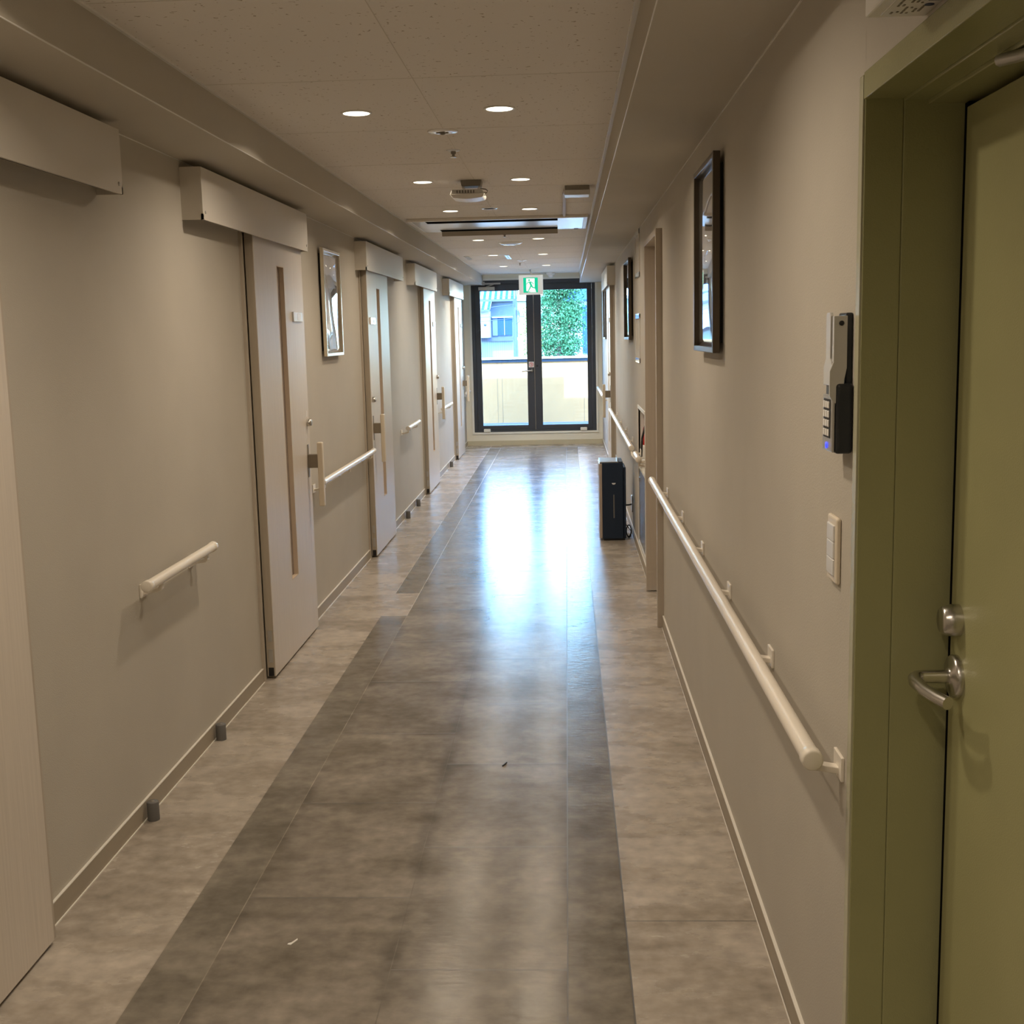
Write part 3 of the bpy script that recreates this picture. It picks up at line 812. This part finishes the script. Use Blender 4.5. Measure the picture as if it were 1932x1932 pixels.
# ------------------------------------------------------------------ key box and switch
T = thing('key_safe', (XR, 2.06, 1.40), 'grey and black push-button key lock box on right wall above the switch', 'key box')
MB().box(XR - 0.030, XR - 0.001, 2.005, 2.085, 1.288, 1.405).build('body', 'blackpl', T, bev=0.006, seg=3)
MB().box(XR - 0.012, XR, 2.02, 2.075, 1.39, 1.52).build('back_plate', 'blackpl', T, bev=0.003)
F = MB()
F.prism([(2.012, 1.40), (2.012, 1.425), (2.035, 1.445), (2.035, 1.515), (2.041, 1.521), (2.064, 1.521), (2.068, 1.515), (2.068, 1.445), (2.085, 1.43), (2.085, 1.40)], 'x', XR - 0.034, XR - 0.029)
F.prism([(XR - 0.034, 1.515), (XR - 0.034, 1.44), (XR - 0.040, 1.425), (XR - 0.040, 1.385), (XR - 0.032, 1.372), (XR - 0.022, 1.372), (XR - 0.016, 1.382), (XR - 0.016, 1.41), (XR - 0.012, 1.43), (XR - 0.012, 1.515)], 'y', 2.008, 2.013)
F.prism([(XR - 0.034, 1.515), (XR - 0.034, 1.44), (XR - 0.028, 1.44), (XR - 0.028, 1.515)], 'y', 2.013, 2.02)
F.build('flip_cover', 'silvlight', T, bev=0.0012)
MB().lathe((XR - 0.022, 2.008, 1.503), [(0.0042, 0), (0.0042, -0.002), (0.003, -0.003), (0, -0.003)], 16, 'y').build('cover_screw', 'black', T)
fc = MB().box(XR - 0.035, XR - 0.030, 2.008, 2.083, 1.290, 1.385).build('face_plate', 'silver', T, bev=0.003)
MB().box(XR - 0.0356, XR - 0.0345, 2.020, 2.071, 1.313, 1.378).build('keypad_bed', 'black', fc)
for r_ in range(4):
    for c_ in range(3):
        yy, zz = 2.030 + c_ * 0.0155, 1.322 + r_ * 0.0155
        MB().box(XR - 0.0378, XR - 0.0355, yy - 0.0058, yy + 0.0058, zz - 0.0058, zz + 0.0058).build('push_button', 'white', T, bev=0.0015)
MB().lathe((XR - 0.035, 2.045, 1.300), [(0.0055, 0), (0.0055, -0.002), (0, -0.003)], 16, 'x').build('blue_indicator', 'blueled', T)

T = thing('light_switch', (XR, 2.11, 1.11), 'cream wall switch plate with three white rockers below the key box', 'light switch')
MB().box(XR - 0.009, XR, 2.078, 2.152, 1.050, 1.168).build('plate', 'offwhite', T, bev=0.006, seg=3)
for k in range(3):
    z0 = 1.064 + k * 0.0303
    MB().box(XR - 0.0125, XR - 0.008, 2.090, 2.140, z0, z0 + 0.0293).build('rocker', 'plate', T, bev=0.0015)

# ------------------------------------------------------------------ emergency light box over the green door
T = thing('emergency_light', (XR, 1.45, 1.9), 'white wall box with small printed label underneath, above the green door', 'emergency light')
MB().box(XR - 0.078, XR, 1.22, 1.655, 1.893, 2.08).build('housing', 'white', T, bev=0.003)
MB().box(XR - 0.062, XR - 0.060, 1.24, 1.64, 1.8915, 1.8935).build('seam', 'trim', T)
K = MB()
rnd = random.Random(5)
for r_ in range(6):
    xx = XR - 0.052 + r_ * 0.0065; yy = 1.635
    while yy > 1.50 + 0.015 * (r_ % 3):
        ln = rnd.uniform(0.003, 0.011)
        if rnd.random() < 0.75: K.box(xx, xx + 0.0028, yy - ln, yy, 1.8922, 1.8932)
        yy -= ln + 0.003
K.build('label_marks', 'brown', T)
K = MB(); K.lathe((XR - 0.013, 1.595, 1.8930), [(0.006, 0), (0.006, -0.0008), (0, -0.0008)], 16)
K.box(XR - 0.02, XR - 0.006, 1.545, 1.575, 1.8922, 1.8932)
K.build('blue_mark', 'hband', T)

# ------------------------------------------------------------------ clear sign holders beside the recess
for z0, z1, lb in ((1.60 - 0.31, 1.60, 'lower clear sign holder on right wall'), (1.836, 2.128, 'upper clear sign holder on right wall, touching the soffit')):
    T = thing('sign_holder', (XR, 7.97, z0), lb, 'sign holder', 'clear sign holders')
    ya, yb = 7.76, 8.17
    F = MB(); F.box(XR - 0.006, XR, ya, ya + 0.006, z0, z1); F.box(XR - 0.006, XR, yb - 0.006, yb, z0, z1)
    F.box(XR - 0.006, XR, ya, yb, z0, z0 + 0.006); F.box(XR - 0.006, XR, ya, yb, z1 - 0.006, z1)
    F.build('rim', 'bead', T)
    for c0, c1 in ((z0 - 0.002, z0 + 0.028), (z1 - 0.028, z1 + 0.002)):
        MB().box(XR - 0.009, XR, ya, yb, c0, c1).build('clip_strip', 'gloss', T)
    MB().box(XR - 0.003, XR, ya + 0.006, yb - 0.006, z0 + 0.028, z1 - 0.028).build('clear_sheet', 'paper', T)

# ------------------------------------------------------------------ extinguisher recess
T = thing('extinguisher_cabinet', (XR, (EY0 + EY1) / 2, EZ0), 'cream framed recess with grey lower door in the right wall', 'cabinet')
F = MB(); fr_ = 0.022
F.box(XR - 0.006, XR + 0.012, EY0 - fr_, EY0, EZ0 - fr_, EZ1 + fr_); F.box(XR - 0.006, XR + 0.012, EY1, EY1 + fr_, EZ0 - fr_, EZ1 + fr_)
F.box(XR - 0.006, XR + 0.012, EY0, EY1, EZ1, EZ1 + fr_); F.box(XR - 0.006, XR + 0.012, EY0, EY1, EZ0 - fr_, EZ0)
F.build('frame', 'bead', T, bev=0.002)
L_ = MB(); L_.box(XR + 0.117, XR + 0.1195, EY0 + 0.001, EY1 - 0.001, 0.60, EZ1 - 0.001); L_.box(XR + 0.013, XR + 0.117, EY1 - 0.004, EY1 - 0.001, 0.60, EZ1 - 0.001)
L_.build('liner', 'gloss', T)
MB().box(XR, XR + 0.12, EY0 + 0.001, EY1 - 0.001, 0.585, 0.60).build('shelf', 'whitetrim', T)
MB().box(XR + 0.0, XR + 0.012, EY0 + 0.002, EY1 - 0.002, EZ0 + 0.003, 0.585).build('door', 'greyglass', T)
MB().box(XR - 0.004, XR + 0.01, EY1 - 0.08, EY1 - 0.05, 0.50, 0.53).build('latch', 'chrome', T)
T = thing('fire_extinguisher', (XR + 0.05, 7.90, 0.60), 'red fire extinguisher standing in the cream framed recess', 'fire extinguisher')
MB().lathe((XR + 0.05, 7.90, 0.60), [(0, 0), (0.030, 0), (0.034, 0.006), (0.034, 0.22), (0.028, 0.26), (0.016, 0.285), (0.014, 0.30), (0, 0.30)], 28).build('cylinder', 'red', T)
MB().lathe((XR + 0.05, 7.90, 0.6015), [(0.048, 0), (0.046, 0.13), (0.0355, 0.15), (0.034, 0.15)], 28).build('holder', 'white', T)
K = MB(); K.box(XR + 0.04, XR + 0.06, 7.86, 7.95, 0.90, 0.925); K.box(XR + 0.044, XR + 0.056, 7.80, 7.90, 0.925, 0.94)
K.build('valve_handle', 'black', T)
MB().tube([(XR + 0.05, 7.86, 0.90), (XR + 0.03, 7.82, 0.88), (XR + 0.01, 7.82, 0.80), (XR + 0.005, 7.83, 0.68)], 0.007, 10).build('hose', 'black', T)

# ------------------------------------------------------------------ air purifier, cord, outlet
PX0, PX1, PY0, PY1, PH = 0.218, 0.410, 8.55, 8.86, 0.565
T = thing('air_purifier', (0.31, 8.7, 0), 'tall black air purifier with beige front panel standing by the right wall', 'air purifier')
B = MB(); B.box(PX0 + 0.022, PX1 - 0.02, PY0, PY1, 0.012, PH); B.box(PX1 - 0.02, PX1, PY0 + 0.01, PY1 - 0.01, 0.012, PH - 0.035)
bd = B.build('body', 'navy', T, bev=0.006, seg=3)
MB().box(PX0 + 0.03, PX1 - 0.01, PY0 + 0.01, PY1 - 0.01, 0.0, 0.014).build('foot_base', 'black', T)
MB().box(PX0, PX0 + 0.022, PY0 + 0.004, PY1 - 0.004, 0.018, PH - 0.006).build('front_panel', 'gold', T, bev=0.004)
MB().box(PX0 + 0.004, PX1 - 0.055, PY0 + 0.006, PY1 - 0.006, PH, PH + 0.006).build('top_panel', 'silver', T, bev=0.002)
MB().box(PX1 - 0.052, PX1 - 0.022, PY0 + 0.02, PY1 - 0.02, PH, PH + 0.004).build('air_outlet', 'black', T)
MB().box(PX1 - 0.062, PX1 - 0.056, PY0 + 0.03, PY1 - 0.03, PH + 0.004, PH + 0.026).build('outlet_louver', 'silver', T)
MB().box(0.318, 0.326, PY0 - 0.0012, PY0 + 0.001, 0.165, 0.335).build('water_gauge', 'greyglass', T)
MB().prism([(0.308, 0.419), (0.336, 0.419), (0.333, 0.412), (0.327, 0.408), (0.317, 0.408), (0.311, 0.412)], 'y', PY0 - 0.002, PY0 + 0.001).build('grip_mark', 'plate', T)
T = thing('wall_outlet', (XR, 8.86, 0.225), 'white wall outlet with black plug behind the air purifier', 'outlet')
MB().box(XR - 0.008, XR, 8.82, 8.90, 0.165, 0.285).build('cover_plate', 'white', T, bev=0.003)
T = thing('power_cord', (0.44, 8.8, 0), 'black power cord looped between the air purifier and wall outlet', 'cord')
MB().tube([(XR - 0.006, 8.85, 0.22), (XR - 0.03, 8.83, 0.218), (PX1 - 0.004, 8.80, 0.222)], 0.006, 8).build('plug_lead', 'black', T)
P_ = []
for k in range(40):
    t = k / 39; a = t * 2 * PI * 2.2
    P_.append((0.433 + 0.017 * math.cos(a), 8.64 + 0.035 * t + 0.02 * math.sin(a * 0.7), 0.055 + 0.045 * math.sin(a) - 0.004))
P_ = [(PX1 - 0.01, 8.62, 0.12)] + P_
MB().tube(P_, 0.0035, 8).build('coiled_lead', 'black', T)

# ------------------------------------------------------------------ things on the ceiling
T = thing('ceiling_lamp', (-0.457, 4.713, ZC), 'white round ceiling emergency lamp between the nearest downlights', 'emergency light')
MB().lathe((-0.457, 4.713, ZC), [(0.058, 0), (0.058, -0.003), (0.054, -0.006), (0.022, -0.0075), (0.018, -0.006), (0, -0.006)], 40).build('cover', 'gloss', T)
K = MB(); K.lathe((-0.457, 4.713, ZC - 0.006), [(0.009, 0), (0.012, -0.005), (0.005, -0.009), (0, -0.009)], 16)
K.box(-0.482, -0.466, 4.706, 4.712, ZC - 0.0095, ZC - 0.006); K.box(-0.446, -0.435, 4.715, 4.72, ZC - 0.0095, ZC - 0.006)
K.build('test_button', 'devdark', T)
def sprinkler(y, x, lb, sc=1.0):
    T = thing('sprinkler', (x, y, ZC), lb, 'sprinkler', 'ceiling sprinkler heads')
    MB().lathe((x, y, ZC), [(0.031 * sc, 0), (0.031 * sc, -0.002), (0.014 * sc, -0.006), (0.012 * sc, -0.006)], 32).build('escutcheon', 'plate', T)
    MB().lathe((x, y, ZC - 0.005), [(0.011 * sc, 0), (0.011 * sc, -0.010), (0.006 * sc, -0.012), (0.006 * sc, -0.022)], 20).build('head', 'devdark', T)
    MB().lathe((x, y, ZC - 0.027), [(0, 0), (0.013 * sc, 0), (0.014 * sc, -0.003), (0, -0.003)], 20).build('deflector', 'chrome', T)
sprinkler(5.20, -0.462, 'nearest sprinkler head, just past the round ceiling lamp')
sprinkler(9.52, -0.465, 'sprinkler head just beyond the ceiling air conditioner')
sprinkler(13.55, -0.50, 'sprinkler head beside the small disc past the access hatch', 0.7)
sprinkler(15.0, -0.43, 'sprinkler head closest to the exit sign', 0.7)
T = thing('ceiling_ring', (-0.462, 7.61, ZC), 'round ceiling ring with grey centre between downlights near the air conditioner', 'ceiling fitting')
MB().lathe((-0.462, 7.61, ZC), [(0.037, -0.001), (0.040, -0.004), (0.048, -0.004), (0.052, 0)], 40).build('ring', 'gloss', T)
MB().lathe((-0.462, 7.61, ZC), [(0, -0.002), (0.038, -0.002)], 40).build('grille', 'devdark', T)
T = thing('smoke_detector', (-0.466, 10.5, ZC), 'wide white domed disc on the ceiling beyond the air conditioner', 'ceiling fitting')
MB().lathe((-0.466, 10.5, ZC), [(0.105, 0), (0.105, -0.004), (0.085, -0.014), (0.05, -0.022), (0, -0.024)], 40).build('dome', 'gloss', T)
T = thing('smoke_detector', (-0.46, 13.05, ZC), 'small white disc on the ceiling between access hatch and exit sign', 'ceiling fitting')
MB().lathe((-0.46, 13.05, ZC), [(0.055, 0), (0.055, -0.003), (0.03, -0.008), (0.018, -0.016), (0, -0.017)], 32).build('dome', 'gloss', T)
T = thing('ceiling_ring', (-0.52, 14.75, ZC), 'thin pale ring on the ceiling just before the exit sign', 'ceiling fitting')
MB().lathe((-0.52, 14.75, ZC), [(0.035, -0.001), (0.037, -0.003), (0.05, -0.003), (0.052, 0)], 32).build('ring', 'trim', T)

T = thing('ceiling_hatch', (-0.78, 12.5, ZC), 'square ceiling access hatch with thin frame beside the far downlights', 'access hatch')
F = MB(); hx0, hx1, hy0, hy1 = -1.01, -0.556, 12.14, 12.80
for b in ((hx0, hx1, hy0, hy0 + 0.006), (hx0, hx1, hy1 - 0.006, hy1), (hx0, hx0 + 0.006, hy0, hy1), (hx1 - 0.006, hx1, hy0, hy1)):
    F.box(b[0], b[1], b[2], b[3], ZC - 0.002, ZC)
F.build('frame', 'trim', T)
MB().box(hx0 + 0.008, hx1 - 0.008, hy0 + 0.008, hy1 - 0.008, ZC - 0.0012, ZC).build('panel', 'ceil', T)
for b in ((hx0, hx0 + 0.05, hy0 + 0.05, hy1 - 0.1), (hx1 - 0.045, hx1 - 0.025, hy0 + 0.02, hy1 - 0.02), (hx1 - 0.018, hx1, hy0 + 0.02, hy1 - 0.02)):
    MB().box(*b, ZC - 0.004, ZC - 0.001).build('edge_strip', 'ac', T)

# air conditioner cassette
T = thing('air_conditioner', (-0.45, 8.6, ZC), 'wide ceiling air conditioner panel with glossy centre and open flap', 'air conditioner')
ax0, ax1, ay0, ay1 = -1.052, 0.158, 8.16, 9.06
P = MB()
P.box(ax0, ax1, ay0, ay0 + 0.03, ZC - 0.020, ZC); P.box(ax0, ax1, ay1 - 0.03, ay1, ZC - 0.020, ZC)
P.box(ax0, ax0 + 0.03, ay0 + 0.03, ay1 - 0.03, ZC - 0.020, ZC); P.box(ax1 - 0.03, ax1, ay0 + 0.03, ay1 - 0.03, ZC - 0.020, ZC)
P.build('frame', 'bead', T, bev=0.004)
MB().box(ax0 + 0.03, ax1 - 0.03, ay0 + 0.03, ay1 - 0.03, ZC - 0.0195, ZC).build('centre_panel', 'ac', T)
MB().box(-0.93, -0.045, ay0 + 0.035, ay0 + 0.17, ZC - 0.0212, ZC - 0.019).build('intake_slot', 'slotblack', T)
MB().box(-0.90, -0.05, ay1 - 0.20, ay1 - 0.06, ZC - 0.0205, ZC - 0.019).build('outlet_slot', 'slotblack', T)
MB().prism([(ay1 - 0.075, ZC - 0.020), (ay1 - 0.06, ZC - 0.020), (ay1 - 0.045, ZC - 0.050), (ay1 - 0.06, ZC - 0.054)], 'x', -0.90, -0.05).build('air_flap', 'acflap', T, bev=0.002)
MB().box(0.07, 0.10, ay1 - 0.035, ay1 - 0.01, ZC - 0.0235, ZC - 0.021).build('indicator', 'brown', T)

# hanging sensor unit
T = thing('ceiling_sensor', (-0.467, 6.25, ZC), 'grey wireless unit hanging from a ceiling bracket between downlights', 'ceiling unit')
MB().prism([(-0.520, ZC), (-0.515, ZC - 0.030), (-0.419, ZC - 0.030), (-0.414, ZC)], 'y', 6.20, 6.30).build('mount_box', 'devdark', T, bev=0.003)
for sx_ in (-1, 1):
    xx = -0.467 + sx_ * 0.043
    MB().prism([(xx - 0.007, ZC - 0.028), (xx + 0.007, ZC - 0.028), (xx - sx_ * 0.012 + 0.007, ZC - 0.058), (xx - sx_ * 0.012 - 0.007, ZC - 0.058)], 'y', 6.225, 6.24).build('bracket_arm', 'chrome', T)
bx = -0.478
MB().prism([(bx - 0.085, ZC - 0.048), (bx + 0.068, ZC - 0.048), (bx + 0.078, ZC - 0.070), (bx - 0.093, ZC - 0.070)], 'y', 6.18, 6.33).build('rear_shell', 'device', T, bev=0.003)
cv = [(bx - 0.095, ZC - 0.070), (bx + 0.080, ZC - 0.070), (bx + 0.076, ZC - 0.082)]
for k in range(9):
    t = k / 8; cv.append((bx + 0.070 - 0.152 * t, ZC - 0.088 - 0.008 * math.sin(PI * t)))
MB().prism(cv, 'y', 6.17, 6.34).build('front_shell', 'white', T, bev=0.003)
K = MB()
for k in range(7): K.box(bx - 0.06 + k * 0.014, bx - 0.056 + k * 0.014, 6.178, 6.182, ZC - 0.066, ZC - 0.052)
K.build('vent_slits', 'black', T)
MB().tube([(bx + 0.06, 6.19, ZC - 0.045), (bx + 0.085, 6.185, ZC - 0.050), (bx + 0.098, 6.185, ZC - 0.060), (bx + 0.088, 6.185, ZC - 0.068), (bx + 0.074, 6.185, ZC - 0.064), (bx + 0.080, 6.19, ZC - 0.080)], 0.0035, 8).build('cable', 'devdark', T)

T = thing('junction_box', (0.07, 6.6, ZC), 'small white ceiling box with a brown cable moulding beside the right soffit', 'junction box')
MB().box(0.002, 0.138, 6.55, 6.69, ZC - 0.050, ZC).build('box', 'device', T, bev=0.005)
MB().box(0.006, 0.134, 6.549, 6.551, ZC - 0.024, ZC - 0.002).build('shade_strip', 'devdark', T)
T = thing('cable_moulding', (0.0, 7.4, ZC), 'brown cable moulding running from the ceiling box to the air conditioner', 'cable moulding')
MB().prism([(-0.002, 6.69), (0.018, 6.69), (0.05, 6.69), (0.012, 6.86), (0.008, 8.16), (-0.010, 8.16), (-0.008, 6.86)], 'z', ZC - 0.014, ZC).build('channel', 'mdl', T, bev=0.002)

# exit sign
T = thing('exit_sign', (-0.44, 15.6, ZC), 'green and white running figure exit sign hanging before the end doors', 'exit sign')
ex0, ex1, ez0, ez1, ey = -0.595, -0.287, 1.975, 2.222, 15.6
MB().box(ex0, ex1, ey, ey + 0.035, ez0, ez1).build('housing', 'signbody', T, bev=0.004)
MB().tube([(-0.44, ey + 0.018, ez1 - 0.002), (-0.44, ey + 0.018, ZC)], 0.012, 12).build('stem', 'white', T)
gx0, gx1, gz0, gz1 = -0.538, -0.352, 2.002, 2.190
pn = MB().box(gx0, gx1, ey - 0.0015, ey + 0.001, gz0, gz1).build('green_panel', 'signgreen', T)
cx_, cz_ = (gx0 + gx1) / 2, (gz0 + gz1) / 2
U = 0.186
def GP(u, v): return (gx0 + u * U, gz0 + v * U)
yy0, yy1 = ey - 0.0024, ey - 0.0014
K = MB()
K.prism([GP(.20, .96), GP(.78, .96), GP(.78, .30), GP(.88, .02), GP(.36, .02), GP(.28, .10), GP(.20, .10)], 'y', yy0, yy1)
K.build('doorway_shape', 'signwhite', pn)
K = MB(); y2, y3 = ey - 0.0032, ey - 0.0022
K.lathe((GP(.40, .84)[0], y2, GP(.40, .84)[1]), [(0.0, 0), (0.011, 0), (0.011, 0.001)], 20, 'y')
def limb(a, b, w0, w1):
    (x0, z0), (x1, z1) = GP(*a), GP(*b)
    dx, dz = x1 - x0, z1 - z0; l_ = math.hypot(dx, dz); nx, nz = -dz / l_, dx / l_
    w0 *= U; w1 *= U
    K.prism([(x0 + nx * w0, z0 + nz * w0), (x1 + nx * w1, z1 + nz * w1), (x1 - nx * w1, z1 - nz * w1), (x0 - nx * w0, z0 - nz * w0)], 'y', y2, y3)
limb((.45, .72), (.55, .46), .06, .055)
limb((.44, .73), (.28, .66), .03, .022); limb((.28, .66), (.22, .56), .022, .02)
limb((.48, .74), (.64, .66), .03, .022); limb((.64, .66), (.70, .56), .022, .02)
limb((.55, .48), (.64, .34), .05, .035); limb((.63, .35), (.84, .30), .035, .025)
limb((.53, .48), (.44, .28), .045, .035); limb((.44, .29), (.34, .12), .032, .025)
limb((.30, .11), (.46, .02), .02, .02)
K.build('running_figure', 'signgreen', pn)

T = thing('dome_camera', (-0.19, 15.85, ZC), 'small white dome camera on the ceiling right of the exit sign', 'camera')
MB().lathe((-0.19, 15.85, ZC), [(0.055, 0), (0.055, -0.022), (0.045, -0.032), (0.036, -0.034)], 32).build('housing', 'white', T)
MB().lathe((-0.19, 15.85, ZC - 0.032), [(0.036, 0), (0.033, -0.018), (0.02, -0.030), (0, -0.035)], 28).build('dome', 'gloss', T)
tag(MB().box(-0.31, -0.25, 15.84, 15.9, ZC - 0.02, ZC).build('ceiling_box', 'device'), 'tiny white box on the ceiling between exit sign and dome camera', 'ceiling fitting')

# litter on the floor
T = MB()
T.prism([(-0.721, 2.776), (-0.712, 2.774), (-0.706, 2.786), (-0.700, 2.800), (-0.702, 2.806), (-0.708, 2.795), (-0.713, 2.786), (-0.720, 2.782)], 'z', 0.0, 0.002)
tag(T.build('paper_scrap', 'grit'), 'tiny torn white paper scrap lying on the dark floor tiles', 'litter')
T = MB(); T.tube([(-0.247, 4.015, 0.0015), (-0.240, 4.03, 0.003), (-0.235, 4.05, 0.0015)], 0.0025, 8)
tag(T.build('twig_bit', 'black'), 'tiny dark crumb lying on the floor tiles further ahead', 'litter')

# ------------------------------------------------------------------ outside: balcony
T = thing('balcony', (0, 17.0, 0), 'cream balcony parapet with grey coping outside the glazed doors', 'balcony')
MB().box(-3.2, 2.6, YF + 0.203, 17.62, -0.15, 0.16).build('balcony_floor', 'conc', T)
Pp = MB()
for a, b in ((-3.2, -1.012), (-1.008, -0.942), (-0.938, 0.243), (0.247, 2.6)): Pp.box(a, b, 17.5, 17.62, 0.16, 1.075)
Pp.build('parapet', 'cream', T)
MB().box(-3.2, 2.6, 17.505, 17.61, 0.16, 1.07).build('joint_filler', 'conc', T)
MB().box(-3.2, 2.6, 17.488, 17.632, 1.075, 1.118).build('coping_band', 'bluerail', T)
MB().box(-3.2, 2.6, 17.48, 17.64, 1.118, 1.145).build('coping_cap', 'whitetrim', T)
MB().box(-3.2, 2.6, 17.46, 17.5, 0.16, 0.20).build('gutter_edge', 'conc', T)
o = MB(); o.box(-3.2, -0.04, YF + 0.2, 16.52, 2.56, 2.70); o.box(-0.04, 2.6, YF + 0.2, 16.36, 2.56, 2.70)  # unseen slab added to shade the lower parapet, notched for a sun patch
tag(o.build('sun_blocker_eave', 'whitetrim'), kind='structure')
for b in ((-3.2, XL - 0.2, YF, YF + 0.2, -3.5, 2.7), (XR + 0.3, 2.6, YF, YF + 0.2, -3.5, 2.7), (XL - 0.2, XR + 0.3, YF, YF + 0.2, ZC + 0.3, 2.7), (XR, XR + 0.3, YF + 0.001, YF + 0.2, 0, ZC)):
    tag(MB().box(*b).build('wall_outside', 'cream'), kind='structure')

# ------------------------------------------------------------------ outside: street
tag(MB().box(-60, 60, 19, 140, -3.7, -3.5).build('ground', 'asph'), kind='structure')
T = thing('house', (-7.5, 74, -3.5), 'pale blue house with sun-striped roofs seen through the left glazed door', 'house')
MB().box(-12, -3.18, 73.0, 80, 1.2, 3.5).build('upper_wall', 'hwall', T)
MB().box(-12, -3.18, 72.6, 80, -3.5, 1.02).build('lower_siding', 'siding', T)
MB().box(-12.2, -3.15, 72.3, 73.2, 1.02, 1.24).build('fascia_band', 'hband', T)
MB().prism([(72.6, 3.46), (72.6, 3.52), (77, 5.4), (77, 5.2)], 'x', -12.4, -2.9).build('upper_roof', 'roof', T)
MB().box(-12.4, -2.9, 72.55, 72.65, 3.36, 3.50).build('upper_eave', 'hband', T)
wg = MB().box(-12, -4.52, 71.2, 73.0, 1.24, 2.8).build('wing_wall', 'hwhite', T)
MB().prism([(70.9, 2.84), (70.9, 2.88), (73.0, 3.50), (73.0, 3.40)], 'x', -12.2, -4.42).build('wing_roof', 'roof', T)
MB().box(-12.2, -4.42, 70.86, 70.95, 2.74, 2.87).build('wing_eave', 'hband', T)
wn = MB().box(-4.12, -3.24, 72.94, 73.0, 1.36, 2.40).build('window', 'hblue', T)
MB().box(-3.72, -3.69, 72.92, 72.94, 1.36, 2.40).build('mullion', 'hwhite', wn)
MB().box(-4.42, -4.12, 72.92, 73.0, 1.34, 2.42).build('shutter', 'hwall', T)
MB().box(-4.45, -3.2, 72.85, 73.0, 2.40, 2.46).build('window_hood', 'hwhite', T)
K = MB(); K.lathe((-4.75, 71.2, 2.0), [(0.08, 0), (0.08, -0.1), (0, -0.1)], 12, 'y'); K.build('wall_vent', 'hband', T)

T = thing('utility_pole', (-2.87, 68, -3.5), 'slim blue-grey utility pole standing in front of the pale house', 'utility pole')
MB().tube([(-2.87, 68, -3.5), (-2.83, 68, 2.8), (-2.83, 68, 2.9)], [0.10, 0.085, 0.06], 16).build('pole', 'pole', T)
MB().tube([(-2.90, 68, 2.8), (-2.92, 68, 6.5)], 0.025, 8).build('riser_pipe', 'pole', T)
MB().tube([(-2.80, 68, 2.8), (-2.80, 68, 6.5)], 0.04, 8).build('upper_pole', 'pole', T)
K = MB(); K.box(-2.75, -2.62, 67.9, 68.1, 2.45, 2.72); K.tube([(-2.85, 67.95, 2.75), (-2.65, 67.95, 2.78), (-2.58, 67.95, 2.5), (-2.66, 67.95, 2.25), (-2.6, 67.95, 2.1), (-2.8, 67.95, 2.0)], 0.025, 8)
K.box(-2.58, -2.34, 67.95, 68.0, 2.36, 2.41)
K.build('pole_fitting', 'pole', T)
for za, zb, lb in ((3.42, 3.55, 'topmost thin overhead cable, under the striped eave'), (2.85, 3.05, 'second highest thin cable crossing the pale upper wall'),
               (2.62, 2.48, 'thin cable dropping towards the pole above the blue window'), (2.22, 2.30, 'lowest thin cable rising slightly towards the pole')):
    pts = [(-12 + (9.065) * k / 12, 68, za + (zb - za) * k / 12 - 0.22 * math.sin(PI * k / 12)) for k in range(13)]
    tag(MB().tube(pts, 0.016, 6).build('overhead_cable', 'pole'), lb, 'cable', 'overhead cables by the pole')

T = thing('house', (0, 88, -3.5), 'pale yellow building behind the utility pole and tree', 'house')
MB().box(-3.6, 0.2, 86, 95, -3.5, 3.7).build('wall', 'hcream', T)
MB().box(-3.8, 0.3, 85.8, 95.2, 3.7, 3.95).build('roof', 'hwhite', T)
T = thing('house', (4, 84, -3.5), 'white house with blue roof behind the tree through the right glazed door', 'house')
MB().box(0.3, 9, 82, 92, -3.5, 3.55).build('wall', 'hwhite', T)
MB().prism([(81.6, 3.5), (81.6, 3.6), (86, 5.4), (86, 5.2)], 'x', -0.2, 9.4).build('roof', 'hblue', T)
MB().box(1.1, 1.5, 81.9, 82, 0.0, 3.2).build('window', 'hblue', T)

def tree(loc, rad, n, lm, name, label, trunk_h, lsz, seed):
    T = thing(name, (loc[0], loc[1], -3.5), label, 'tree')
    MB().tube([(loc[0] + 0.1, loc[1], -3.5), (loc[0], loc[1], trunk_h * 0.5), (loc[0] - 0.1, loc[1] + 0.1, trunk_h)], [0.16, 0.12, 0.05], 10).build('trunk', 'trunk', T)
    rnd = random.Random(seed)
    B = MB()
    cl_ = []
    for _ in range(70):
        th = rnd.uniform(0, 2 * PI); ph = math.acos(rnd.uniform(-1, 1)); r = rnd.uniform(0.45, 1.0) ** 0.6
        cl_.append((loc[0] + rad[0] * r * math.sin(ph) * math.cos(th), loc[1] + rad[1] * r * math.sin(ph) * math.sin(th), loc[2] + rad[2] * r * math.cos(ph)))
    v = []; f = []
    for i in range(n):
        c0 = rnd.choice(cl_); s_ = 0.22 * rad[0]
        p = Vector((c0[0] + rnd.gauss(0, s_), c0[1] + rnd.gauss(0, s_), c0[2] + rnd.gauss(0, s_ * 1.1)))
        d = Vector((rnd.gauss(0, 1), rnd.gauss(0, 1), rnd.gauss(0, 1))).normalized(); e = d.cross(Vector((rnd.gauss(0, 1), rnd.gauss(0, 1), rnd.gauss(0, 1)))).normalized()
        l_ = lsz * rnd.uniform(0.6, 1.3)
        b = len(v); v += [p - d * l_, p + e * l_ * 0.45, p + d * l_, p - e * l_ * 0.45]; f.append((b, b + 1, b + 2, b + 3))
    B.add(v, f)
    B.build('foliage', lm, T, fixn=False)
    return T
tree((-0.38, 62, 2.2), (1.15, 1.1, 2.5), 15000, 'leafg', 'leafy_tree', 'full green leafy tree seen through the right glazed door', 1.5, 0.075, 4)
tree((-1.75, 60, 1.5), (0.55, 0.5, 1.5), 700, 'leafy', 'young_tree', 'thin yellow-green young tree beside the pole', 1.2, 0.07, 9)
